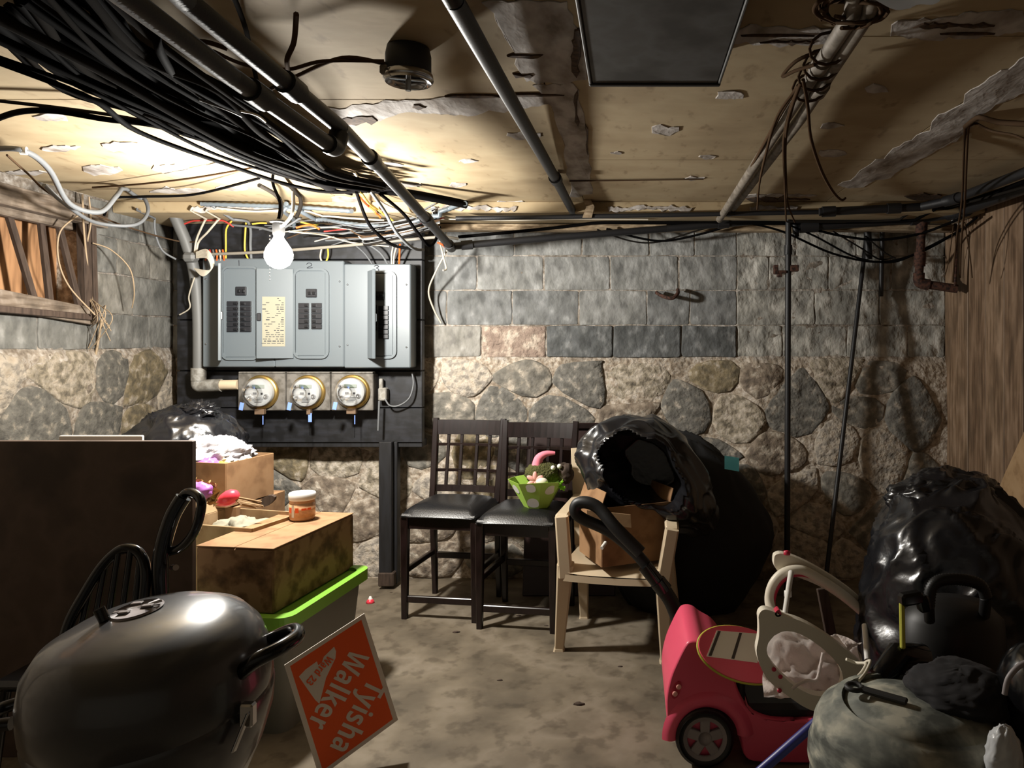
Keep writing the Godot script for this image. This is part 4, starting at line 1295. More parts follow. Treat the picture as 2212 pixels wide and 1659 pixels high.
	for q in [[[[560, 400, -0.05], [600, 425, 3.4], [608, 455, 3.6], [600, 478, 3.6]], "wire_dust", "dark strap hanging behind the bulb cord, left"], [[[608, 395, -0.05], [640, 410, 3.6], [650, 440, 3.7], [640, 470, 3.7]], "wire_dust", "dark strap hanging behind the bulb cord, right"]]:
		wire("ceiling_cable", q[2], q[1], 0.01, q[0])
	for k in 16:
		var y := 470.0 + k * 2.6
		var b := rng.randf_range(-12, 12)
		wire("board_cable", "cable in the tangle along the top of the black board", ["wire_grey", "wire_grey", "wire_dust", "wire_black", "wire_white", "wire_brown"][k % 6], rng.randf_range(0.003, 0.006), [[560 + k * 12, y + 20 + b, 4.1], [680 + k * 8, y + 12 - b, 4.0], [790, y + 16 + b, 3.95], [880, y + 2, 3.92], [950, y - 20 + b, 3.95]], "tangled cables along the board top", 5)
	# along the wall to the right
	for q in [
		["wire_black", 0.010, [[990, 512, 4.1], [1200, 492, 4.12], [1380, 470, 4.12], [1560, 462, 4.13], [1760, 452, 4.13]], "black cable just above the wall pipe"],
		["wire_white", 0.004, [[905, 472, 4.0], [1000, 474, 4.02], [1140, 476, 4.03], [1280, 470, 4.04], [1400, 466, 4.05]], "white wire lying along the header underside"],
		["wire_black", 0.007, [[1310, 494, 4.16], [1380, 514, 4.2], [1440, 520, 4.22], [1520, 504, 4.2], [1600, 480, 4.16]], "black cable drooping below the wall pipe in the middle"],
		["wire_dust", 0.005, [[1290, 496, 4.16], [1360, 520, 4.22], [1420, 523, 4.24], [1500, 500, 4.2], [1580, 478, 4.16]], "thin dusty cable drooping below the wall pipe in the middle"],
		["wire_black", 0.007, [[1600, 478, 4.14], [1690, 500, 4.16], [1800, 548, 4.2], [1900, 566, 4.22], [1980, 548, 4.18], [2060, 506, 4.05], [2110, 470, 3.8]], "black cable in a deep droop across the right wall, lower"],
		["wire_black", 0.006, [[1680, 476, 4.14], [1760, 510, 4.16], [1850, 556, 4.2], [1930, 566, 4.2], [2000, 536, 4.15], [2060, 505, 4.05]], "black cable in a deep droop across the right wall, upper"],
		["wire_black", 0.008, [[1760, 496, 4.16], [1820, 510, 4.18], [1900, 518, 4.18], [1990, 504, 4.12], [2080, 470, 3.9]], "black cable in a shallow droop below the thick pipe"],
		["wire_dust", 0.005, [[1800, 500, 4.18], [1860, 536, 4.22], [1900, 560, 4.26], [1930, 556, 4.25]], "dusty cable crossing between the stub pipes"],
		["wire_dust", 0.005, [[1870, 510, 4.22], [1910, 545, 4.24], [1935, 558, 4.24]], "short dusty cable behind the stub pipes"],
		["wire_black", 0.010, [[1440, 482, 4.14], [1600, 468, 4.14], [1800, 470, 4.12], [2000, 460, 4.0], [2120, 425, 3.5], [2230, 386, 3.0]], "long black cable bundled with the right corner pipes"],
		["wire_dust", 0.007, [[1700, 462, 4.1], [1900, 458, 4.08], [2040, 448, 3.8], [2230, 400, 3.0]], "dusty cable bundled with the right corner pipes"],
		["wire_brown", 0.0035, [[1230, 390, -0.004], [1380, 388, -0.004], [1520, 386, -0.004]], "thin brown wire stapled straight along the ceiling"]]:
		wire("wall_cable", q[3], q[0], q[1], q[2])
	# around the two conduits
	for q in [
		[[[1735, 172, -0.09], [1745, 230, -0.13], [1752, 300, -0.18], [1775, 370, -0.22], [1800, 415, -0.2], [1818, 432, -0.16], [1826, 428, -0.14]], 0.005, "brown wire hanging in a long curve right of the conduits"],
		[[[1730, 180, -0.09], [1712, 230, -0.12], [1697, 300, -0.16], [1698, 380, 3.0], [1702, 440, 3.5], [1717, 480, 3.8]], 0.0045, "brown wire dangling from the conduits to the pole top, right strand"],
		[[[1728, 182, -0.09], [1706, 240, -0.12], [1693, 310, -0.16], [1695, 390, 3.05], [1698, 478, 3.8]], 0.0045, "brown wire dangling from the conduits to the pole top, left strand"],
		[[[1726, 186, -0.08], [1680, 250, -0.11], [1655, 330, -0.14], [1640, 400, 3.1], [1636, 452, 3.55]], 0.0045, "brown wire dangling along the left conduit"],
		[[[1725, 185, -0.08], [1690, 240, -0.06], [1640, 330, -0.06], [1590, 420, -0.06], [1562, 470, 3.9]], 0.006, "brown cable tied along the conduits"],
		[[[1770, 110, -0.05], [1720, 132, -0.06], [1690, 165, -0.07], [1720, 152, -0.08], [1760, 140, -0.09]], 0.0045, "brown wire tie sticking out left of the conduits"]]:
		wire("conduit_wire", q[2], "wire_brown", q[1], q[0])
	for k in 7:
		var c := Vector2(1840, 32)
		var a := []
		var rx := rng.randf_range(40, 78)
		var ry := rng.randf_range(18, 44)
		var ph := rng.randf() * TAU
		for i in 9:
			var an := ph + i * TAU / 8.0 * 0.92
			a.append([c.x + cos(an) * rx + rng.randf_range(-8, 8), c.y - 10 + sin(an) * ry + rng.randf_range(-5, 5), -(0.05 + 0.05 * (0.5 + 0.5 * sin(an * 2.0 + k)))])
		wire("coiled_wire", "brown wire coiled loosely around the conduits at the top of the picture", "wire_brown", 0.0042, a, "wire coils around the conduits")
	for k in 4:
		var st2 := ms()
		var p := at([1790, 1775, 1762, 1748][k], [105, 140, 165, 190][k], -0.06)
		var q := []
		for i in 12:
			var an := TAU * i / 12
			q.append(p + Vector3(cos(an) * 0.044, sin(an) * 0.03, sin(an) * 0.02))
		tube(st2, q, 0.004, 6, -1.0, true)
		solo("wire_tie", st2, M.wire_brown, "twist of brown wire binding the two conduits together", "wire tie", "wire ties on the conduits")
	# right corner: hanging wires and a rod
	wire("hanging_rod", "rusty thin rod hanging from the pipes to the drain elbow end", "rust", 0.008, [[2066, 500, 4.06], [2065, 560, 4.07], [2063, 618, 4.08]])
	for q in [
		[[[2085, 255, 2.5], [2082, 330, 2.8], [2078, 430, 3.4], [2066, 520, 3.7], [2058, 610, 3.8]], 0.005, "brown wire dropping from the ceiling in the right corner, left strand"],
		[[[2092, 256, 2.5], [2088, 340, 2.8], [2084, 440, 3.4], [2076, 530, 3.7], [2074, 600, 3.8]], 0.005, "brown wire dropping from the ceiling in the right corner, right strand"],
		[[[2085, 255, 2.5], [2110, 252, 2.4], [2160, 264, 2.3], [2230, 268, 2.2]], 0.009, "thick brown cable turning away along the ceiling at right"],
		[[[2095, 258, 2.5], [2140, 282, 2.4], [2190, 292, 2.3], [2230, 310, 2.2]], 0.0045, "thin brown wire sagging from the ceiling at right"],
		[[[2060, 480, 4.0], [2050, 560, 4.1], [2040, 600, 4.12]], 0.003, "thin dark wire hanging just left of the rusty rod"],
		[[[2084, 480, 3.6], [2096, 560, 3.65], [2100, 600, 3.7]], 0.003, "thin dark wire hanging against the boards"]]:
		wire("corner_wire", q[2], "wire_brown", q[1], q[0])
	st = ms()
	for e in [[2060, 465], [2066, 478], [2072, 482], [2058, 480]]:
		var p := at(e[0], e[1], 3.98)
		blob(st, 8, 6, func(d: Vector3) -> Vector3: return p + d * 0.012)
	solo("white_clip", st, M.white_plastic, "small white clip on the pipes above the rusty rod", "clip")
	st = ms()
	tube(st, curve(pts([[1418, 632, 4.36], [1432, 640, 4.3], [1452, 644, 4.28], [1464, 634, 4.3], [1464, 626, 4.36]])), 0.011, 8)
	solo("rusty_hook", st, M.rust, "rusty curved hook sticking out of the block wall", "hook")

# ------------------------------------------------------------------ left side
func carton(t: Node3D, c: Vector3, s: Vector3, turn: float, m: Material, th := 0.006, open := true, flaps := []) -> void:
	# an open carton of four walls and a bottom; c is the middle of its bottom
	var b := Basis(Vector3.UP, turn)
	for k in 4:
		var st := ms()
		var n := [Vector3.BACK, Vector3.RIGHT, Vector3.FORWARD, Vector3.LEFT][k] as Vector3
		var w: float = s.x if k % 2 == 0 else s.z
		var o: float = (s.z if k % 2 == 0 else s.x) / 2
		var bx := Basis(Vector3.UP.cross(n), Vector3.UP, n)
		box(st, Vector3(0, s.y / 2, o), Vector3(w, s.y, th), 0.001, Transform3D(b * bx, c))
		part(t, "side", st, m)
		for f in flaps:
			if f[0] == k:
				st = ms()
				var hinge := Transform3D(b * bx * Basis(Vector3.RIGHT, f[1]), c + b * (bx * Vector3(0, s.y, o)))
				box(st, Vector3(0, f[2] / 2, 0), Vector3(w - 0.01, f[2], th), 0.001, hinge)
				part(t, "flap", st, m)
	var st2 := ms()
	box(st2, Vector3(0, th / 2, 0), Vector3(s.x, th, s.z), 0.001, Transform3D(b, c))
	part(t, "bottom", st2, m)
	if not open:
		for sg in [-1.0, 1.0]:
			st2 = ms()
			box(st2, Vector3(sg * s.x / 4, s.y - th / 2, 0), Vector3(s.x / 2 - 0.001, th, s.z), 0.001, Transform3D(b, c))
			part(t, "flap", st2, m)

func left_side() -> void:
	# tall dark panel in front
	var t := thing("upright_board", "large plain dark brown panel standing upright at the lower left", "panel", Vector3(-1.9, 0, -2.5))
	var a := at(-140, 953, 2.5)
	var b := at(415, 953, 2.5)
	var st := ms()
	box(st, Vector3((a.x + b.x) / 2, a.y / 2, -2.512), Vector3(b.x - a.x, a.y, 0.024), 0.002)
	part(t, "panel_face", st, M.brown_board)
	st = ms()
	box(st, Vector3(b.x - 0.2, a.y - 0.12, -2.535), Vector3(0.34, 0.05, 0.02), 0.003)
	box(st, Vector3(b.x - 0.2, 0.12, -2.535), Vector3(0.34, 0.05, 0.02), 0.003)
	part(t, "batten", st, M.dark_wood)
	st = ms()
	var w0 := at(126, 941, 2.58)
	var w1 := at(306, 941, 2.58)
	box(st, Vector3((w0.x + w1.x) / 2, w0.y / 2, -2.588), Vector3(w1.x - w0.x, w0.y, 0.016), 0.003)
	solo("white_board", st, M.white_plastic, "thin white board standing behind the brown panel with only its top edge showing", "board")
	# black bag on the pile behind
	st = ms()
	bag(st, at(392, 975, 3.78), Vector3(0.30, 0.25, 0.26), 0.5, 0.09, 110, 76, 1.3, func(q: Vector3, d: Vector3) -> Vector3:
		q.y *= 1.0 - 0.45 * clampf(-d.x * 0.9 + 0.1, 0.0, 0.8)
		q.x -= 0.35 * maxf(0.0, -d.y)
		return q)
	var bg := solo("trash_bag", st, M.bag_black, "shiny black plastic bag piled behind the dark cabinet, left of the meters", "trash bag")
	st = ms()
	blob(st, 40, 24, func(d: Vector3) -> Vector3:
		var k := 0.8 + 0.5 * crease(d + Vector3(4, 1, 2), 1.6)
		return at(432, 888, 3.72) + d * k * Vector3(0.08, 0.05, 0.06))
	part(bg, "knot", st, M.bag_black)
	# storage tote with lime lid
	var lid_y := 0.44
	var tb := Basis(Vector3.UP, -0.12)
	t = thing("storage_tote", "grey storage tote with lime green lid under the long dirty box", "storage bin", Vector3(-1.46, 0, -2.91))
	var xf := Transform3D(tb, Vector3(-1.41, 0, -2.91))
	st = ms()
	var place := func(k: float) -> Array:
		var hx := 0.235 * k
		var hz := 0.285 * k
		var r := rounded(-hx, -hz, hx, hz, 0.05)
		return r
	st.set_smooth_group(1)
	var lo: PackedVector2Array = place.call(0.86)
	var hi: PackedVector2Array = place.call(1.0)
	for k in lo.size():
		var l := (k + 1) % lo.size()
		quad(st, xf * Vector3(lo[k].x, 0, lo[k].y), xf * Vector3(lo[l].x, 0, lo[l].y), xf * Vector3(hi[l].x, 0.41, hi[l].y), xf * Vector3(hi[k].x, 0.41, hi[k].y), xf.basis * Vector3(lo[k].x, 0, lo[k].y))
	st.set_smooth_group(-1)
	for k in lo.size():
		tri(st, xf * Vector3(lo[k].x, 0.002, lo[k].y), xf * Vector3(lo[(k + 1) % lo.size()].x, 0.002, lo[(k + 1) % lo.size()].y), xf * Vector3(0, 0.002, 0), Vector3.DOWN)
	part(t, "tub", st, M.tote)
	st = ms()
	var ro: PackedVector2Array = place.call(1.09)
	var ri: PackedVector2Array = place.call(0.96)
	ringed(st, ro, ri, func(q: Vector2, w: float) -> Vector3: return xf * Vector3(q.x, lid_y + w, q.y), 0.045)
	var lid := part(t, "lid_rim", st, M.lime, "lime green lid")
	st = ms()
	box(st, Vector3(0, lid_y - 0.02, 0), Vector3(0.45, 0.016, 0.55), 0.004, xf)
	part(t, "lid_top", st, M.lime)
	# long dirty carton lying on the tote
	t = thing("cardboard_box", "long closed dirty cardboard box lying on the lime lidded tote", "cardboard box", Vector3(-1.47, lid_y, -2.94))
	var cb := Transform3D(Basis(Vector3.UP, -0.14), Vector3(-1.39, lid_y - 0.01, -2.94))
	st = ms()
	box(st, Vector3(0, 0.115, 0), Vector3(0.305, 0.23, 0.56), 0.006, cb)
	part(t, "body", st, M.cardboard_dirty)
	for sg in [-1.0, 1.0]:
		st = ms()
		box(st, Vector3(sg * 0.0765, 0.2325, 0), Vector3(0.150, 0.005, 0.56), 0.001, cb)
		part(t, "flap", st, M.cardboard)
	# jar
	var jp := at(653, 1114, 3.08)
	jp.y = lid_y + 0.226
	t = thing("food_jar", "small clear food jar with white lid standing on the long box", "jar", jp)
	var jx := Transform3D(Basis(), jp)
	st = ms()
	lathe(st, [[0.0, 0.0], [0.044, 0.0], [0.049, 0.006], [0.05, 0.012], [0.05, 0.075], [0.047, 0.084]], 28, jx)
	part(t, "jar_body", st, M.jar_food)
	st = ms()
	lathe(st, [[0.0505, 0.014], [0.0508, 0.014], [0.0508, 0.072], [0.0505, 0.072]], 28, jx)
	var lab := part(t, "wrap_label", st, M.jar_food, "peach wrap label with orange and white print")
	st = ms()
	for e in [[0.25, 0.045, 0.016, 0.022, 0], [0.9, 0.046, 0.014, 0.02, 0], [1.45, 0.05, 0.02, 0.008, 0], [1.85, 0.05, 0.016, 0.008, 0]]:
		box(st, Vector3(0, e[1], 0.0508), Vector3(e[2], e[3], 0.0008), 0.0, jx * Transform3D(Basis(Vector3.UP, e[0] - 0.9), Vector3.ZERO))
	part(lab, "print", st, M.orange_sign)
	st = ms()
	box(st, Vector3(0, 0.042, 0.0508), Vector3(0.012, 0.05, 0.0008), 0.0, jx * Transform3D(Basis(Vector3.UP, -0.35), Vector3.ZERO))
	part(lab, "white_stripe", st, M.white_plastic)
	st = ms()
	lathe(st, [[0.047, 0.082], [0.052, 0.084], [0.053, 0.09], [0.053, 0.108], [0.05, 0.112], [0.0, 0.112]], 32, jx)
	part(t, "jar_lid", st, M.white_plastic)
	# carton stack behind
	var c1 := at(470, 1075, 3.28)
	c1.y = 0.705
	t = thing("cardboard_box", "tall cardboard box on the floor beneath the box of white bags", "cardboard box", Vector3(c1.x, 0, -3.32))
	carton(t, Vector3(c1.x - 0.1, 0, -3.4), Vector3(0.5, 0.69, 0.36), -0.1, M.cardboard, 0.006, false)
	t = thing("cardboard_box", "open cardboard box stuffed with white plastic bags, topmost of the stack", "cardboard box", Vector3(c1.x, 0.7, -3.36))
	var cc := Vector3(c1.x - 0.06, 0.696, -3.34)
	carton(t, cc, Vector3(0.40, 0.19, 0.30), -0.2, M.cardboard, 0.005, true)
	st = ms()
	blob(st, 90, 60, func(d: Vector3) -> Vector3:
		var q := d + Vector3(7, 3, 5)
		var k := 1.0 + 0.16 * n3(q, 2.0) + 0.14 * crease(q, 2.2) + 0.07 * crease(q, 4.6)
		var w := cc + Vector3(0.0, 0.185, 0.0) + d * k * Vector3(0.165, 0.088, 0.12)
		if d.y < 0.0: w.y = maxf(w.y, cc.y + 0.05)
		return w)
	solo("white_bag", st, M.white_bag, "crumpled white plastic shopping bags filling the topmost box", "plastic bag")
	st = ms()
	bag(st, cc + Vector3(0.06, 0.17, 0.13), Vector3(0.04, 0.035, 0.03), 0.7, 0.2, 30, 20, 3.0)
	solo("purple_toy", st, M.purple, "purple plastic thing under the white bags", "toy")
	st = ms()
	bag(st, cc + Vector3(0.115, 0.15, 0.12), Vector3(0.036, 0.035, 0.025), 0.7, 0.15, 30, 20, 4.0)
	solo("yellow_wrapper", st, M.yellow, "yellow wrapper beside the purple thing in the box", "wrapper")
	# lower open carton with odds and ends
	var c2 := at(505, 1180, 2.95)
	t = thing("cardboard_box", "open cardboard box with red balloon on top, left of the long dirty box", "cardboard box", Vector3(c2.x, 0, -3.0))
	var cd := Vector3(at(500, 1100, 2.98).x, 0.0, -3.05)
	carton(t, cd, Vector3(0.36, 0.68, 0.28), -0.25, M.cardboard_pale, 0.006, true, [[3, 0.55, 0.12], [0, -2.6, 0.14]])
	st = ms()
	bag(st, cd + Vector3(0, 0.6, 0), Vector3(0.14, 0.07, 0.1), 0.4, 0.25, 40, 26, 6.0)
	solo("paper_stuffing", st, M.paper, "crumpled pale paper filling the open box by the red balloon", "paper")
	var bp := at(490, 1078, 2.98)
	st = ms()
	var bx := Transform3D(Basis(Vector3.BACK, -1.1), bp)
	lathe(st, [[0.0, 0.05], [0.018, 0.046], [0.028, 0.03], [0.031, 0.012], [0.027, -0.012], [0.016, -0.034], [0.006, -0.046], [0.0, -0.048]], 24, bx)
	solo("red_balloon", st, M.balloon, "small red balloon shaped toy on the open box", "toy")
	for k in 7:
		st = ms()
		var s0 := at(500 + k * 3, 1072 + k * 3, 2.97)
		tube(st, [s0, at(560 + rng.randf_range(-8, 10), 1084 + k * 2.2, 3.02)], 0.0035, 6)
		solo("wooden_skewer", st, M.cardboard_pale, "thin wooden stick lying in the open box by the balloon", "stick", "sticks beside the balloon")
	st = ms()
	sheet(st, 26, 8, func(u: float, v: float) -> Vector3:
		var q := at(lerpf(408, 470, u), lerpf(1032, 1078, v) + u * 14.0, 2.9)
		return q + Vector3(0.004 * sin(v * 20.0), 0.006 * sin(u * 40.0) , 0.02 * sin(u * 26.0 + v * 9.0)), Vector3.BACK)
	solo("gold_lace", st, M.gold, "crinkled gold lace ribbon at the cabinet edge", "ribbon")
	st = ms()
	bag(st, at(428, 1062, 2.86), Vector3(0.05, 0.035, 0.03), 0.6, 0.15, 24, 18, 8.0)
	solo("purple_wrap", st, M.purple, "dull purple wrapping beside the gold lace", "wrapping")
	st = ms()
	prism(st, soft([[562, 1078], [584, 1068], [596, 1076], [580, 1092], [566, 1096]], 1), upright(3.2), 0.02, 0.003)
	solo("bark_scrap", st, M.dark_wood, "dark scrap beyond the sticks on the open box", "scrap")
	grill()
	# spindle-back chair behind the grill
	t = thing("spindle_chair", "black spindle-back chair with hooped back behind the grill", "chair", on_floor(235, 1640) + Vector3(0, 0, -0.1))
	var hoop := curve(pts([[128, 1420, 1.98], [150, 1345, 2.0], [180, 1288, 2.02], [222, 1222, 2.04], [262, 1187, 2.05], [298, 1192, 2.05], [314, 1232, 2.04], [309, 1310, 2.02], [300, 1420, 1.98]]))
	st = ms()
	tube(st, hoop, 0.014, 12)
	part(t, "hoop", st, M.gloss_black)
	for k in 5:
		st = ms()
		tube(st, pts([[160 + k * 30, 1425, 1.98], [[196, 228, 256, 282, 302][k], [1262, 1218, 1192, 1188, 1210][k], 2.045]]), 0.008, 8)
		part(t, "spindle", st, M.gloss_black)
	st = ms()
	var sc := at(215, 1425, 2.17)
	box(st, sc, Vector3(0.34, 0.03, 0.36), 0.012)
	part(t, "seat", st, M.gloss_black)
	for e in [[-0.15, -0.15], [0.15, -0.15], [-0.15, 0.15], [0.15, 0.15]]:
		st = ms()
		tube(st, [sc + Vector3(e[0], -0.01, e[1]), Vector3(sc.x + e[0] * 1.25, 0.0, sc.z + e[1] * 1.25)], 0.016, 10)
		part(t, "leg", st, M.gloss_black)
	# curved black push handle
	t = thing("push_handle", "black curved push handle with a looped grip rising behind the grill", "handle", at(350, 1640, 2.06))
	st = ms()
	tube(st, curve(pts([[358, 1480, 2.05], [350, 1330, 2.05], [346, 1240, 2.05], [352, 1180, 2.06], [372, 1115, 2.07], [396, 1074, 2.08]])), 0.021, 12)
	part(t, "stem", st, M.gloss_black)
	st = ms()
	tube(st, curve(pts([[384, 1095, 2.07], [398, 1068, 2.08], [415, 1064, 2.07], [433, 1078, 2.05], [434, 1102, 2.04], [424, 1140, 2.04], [408, 1166, 2.05], [388, 1184, 2.06], [364, 1192, 2.07]])), 0.0125, 12)
	part(t, "grip", st, M.gloss_black)
	st = ms()
	tube(st, [at(372, 1226, 2.05), at(380, 1226, 2.02)], 0.008, 10)
	part(t, "bolt", st, M.chrome)
	st = ms()
	var base_p := at(358, 1480, 2.05)
	tube(st, [base_p, Vector3(base_p.x, 0.0, base_p.z)], 0.02, 12)
	part(t, "lower_tube", st, M.gloss_black)
	# yard sign
	t = thing("yard_sign", "orange yard sign with white lettering standing upside down against the tote", "sign", at(700, 1640, 2.42))
	var k1 := 1.0
	var TL := at(614, 1437, 2.393)
	var TR := at(787, 1325, 2.521)
	var BL := at(690, 1680, 2.38)
	# the sign upside down: its reading direction runs from TR to TL, its up direction from TR toward BR
	var X := (TL - TR)
	var Y := (BL - TL)
	var N := Y.cross(X).normalized()
	if N.z < 0: N = -N
	var on := func(u: float, v: float, w: float) -> Vector3: return TR + X * u + Y * v + N * w
	st = ms()
	prism(st, PackedVector2Array([Vector2(0, 0), Vector2(1, 0), Vector2(1, 1), Vector2(0, 1)]), func(q: Vector2, w: float) -> Vector3: return on.call(q.x, q.y, w), 0.005, 0.0)
	part(t, "sign_board", st, M.sign_white)
	st = ms()
	prism(st, PackedVector2Array([Vector2(0.055, 0.035), Vector2(0.945, 0.035), Vector2(0.945, 0.965), Vector2(0.055, 0.965)]), func(q: Vector2, w: float) -> Vector3: return on.call(q.x, q.y, w + 0.0006), 0.001, 0.0)
	var face := part(t, "orange_face", st, M.orange_sign)
	# state outline with the ward number
	st = ms()
	prism(st, PackedVector2Array([Vector2(0.80, 0.135), Vector2(0.66, 0.13), Vector2(0.66, 0.165), Vector2(0.615, 0.165), Vector2(0.575, 0.13), Vector2(0.435, 0.105), Vector2(0.43, 0.15), Vector2(0.46, 0.2), Vector2(0.62, 0.30), Vector2(0.77, 0.46), Vector2(0.80, 0.41), Vector2(0.84, 0.3), Vector2(0.89, 0.155)]), func(q: Vector2, w: float) -> Vector3: return on.call(q.x, q.y, w + 0.0012), 0.0008, 0.0)
	part(face, "state_outline", st, M.sign_white)
	for e in [["Tyisha", 0.43, 0.735, 0.222], ["Walker", 0.52, 0.456, 0.248], ["Ward 23", 0.66, 0.215, 0.098]]:
		var tm := TextMesh.new()
		var f := SystemFont.new()
		f.font_names = PackedStringArray(["Droid Sans"])
		f.font_weight = 700
		tm.font = f
		tm.text = e[0]
		tm.font_size = 64
		tm.pixel_size = 0.01
		tm.depth = 0.02
		var o := MeshInstance3D.new()
		o.name = "lettering"
		o.mesh = tm
		o.material_override = M.sign_white if e[0] != "Ward 23" else M.orange_sign
		var ab := tm.get_aabb()
		var dx: Vector3 = (X * 0.60 + Y * (0.29 if e[0] != "Ward 23" else 0.16)).normalized()
		var dy: Vector3 = (Y - dx * Y.dot(dx)).normalized()
		var s: float = e[3] / ab.size.x
		var bs := Basis(dx * s, dy * s * 1.3, N * 0.05)
		var org: Vector3 = on.call(e[1], e[2], 0.0016 if e[0] != "Ward 23" else 0.0024)
		o.transform = Transform3D(bs, org - bs * Vector3(ab.get_center().x, ab.get_center().y, 0))
		face.add_child(o, true)

func grill() -> void:
	var c := at(336, 1516, 1.69)
	var tilt := Basis(Vector3.BACK, 0.06) * Basis(Vector3.RIGHT, 0.10)
	var t := thing("kettle_grill", "black kettle grill with domed lid in the lower left foreground", "grill", Vector3(c.x, 0, c.z))
	var xf := Transform3D(tilt, Vector3(c.x, 0.585, c.z))
	var st := ms()
	lathe(st, [[0.243, 0.0], [0.246, 0.012], [0.246, 0.035], [0.243, 0.08], [0.231, 0.125], [0.203, 0.163], [0.155, 0.188], [0.085, 0.203], [0.0, 0.208]], 64, xf)
	var lid := part(t, "lid", st, M.enamel)
	st = ms()
	lathe(st, [[0.0, 0.002], [0.05, 0.0], [0.054, -0.004]], 28, xf * Transform3D(Basis(Vector3.BACK, 0.06), Vector3(-0.03, 0.21, -0.02)))
	for k in 3:
		var a := k * TAU / 3
		box(st, Vector3(cos(a) * 0.026, 0.004, sin(a) * 0.026), Vector3(0.026, 0.004, 0.014), 0.002, xf * Transform3D(Basis(Vector3.BACK, 0.06), Vector3(-0.03, 0.21, -0.02)))
	part(lid, "vent", st, M.hub_grey, "round dull metal vent disc")
	st = ms()
	tube(st, [xf * Vector3(-0.075, 0.205, 0.02), xf * Vector3(-0.085, 0.232, 0.02)], 0.012, 10)
	part(lid, "vent_knob", st, M.gloss_black)
	# bowl with legs
	st = ms()
	lathe(st, [[0.241, 0.0], [0.246, -0.012], [0.238, -0.06], [0.212, -0.13], [0.175, -0.2], [0.1, -0.236], [0.0, -0.248]], 56, xf)
	part(t, "bowl", st, M.enamel)
	for k in 3:
		var a := 0.6 + k * TAU / 3
		st = ms()
		tube(st, [xf * Vector3(cos(a) * 0.17, -0.2, sin(a) * 0.17), Vector3(c.x + cos(a) * 0.30, 0.0, c.z + sin(a) * 0.30)], 0.012, 10)
		part(t, "leg", st, M.chrome)
	# right side handle and silver latch
	st = ms()
	tube(st, curve([xf * Vector3(0.224, 0.075, 0.05), xf * Vector3(0.266, 0.105, 0.05), xf * Vector3(0.306, 0.115, 0.02), xf * Vector3(0.316, 0.11, -0.04), xf * Vector3(0.286, 0.105, -0.085), xf * Vector3(0.211, 0.075, -0.09)]), 0.017, 12)
	part(t, "side_handle", st, M.gloss_black, "looped black handle")
	st = ms()
	box(st, xf * Vector3(0.252, 0.0, 0.08), Vector3(0.03, 0.05, 0.024), 0.004, Transform3D())
	bar(st, xf * Vector3(0.261, 0.01, 0.09), xf * Vector3(0.234, -0.06, 0.12), 0.02, 0.006, Vector3.BACK)
	part(t, "latch", st, M.chrome, "silver latch")
	st = ms()
	tube(st, curve([xf * Vector3(-0.28, 0.0, 0.06), xf * Vector3(-0.36, 0.0, 0.07), xf * Vector3(-0.37, -0.01, -0.02), xf * Vector3(-0.28, 0.0, -0.05)]), 0.015, 10)
	part(t, "side_handle", st, M.gloss_black)

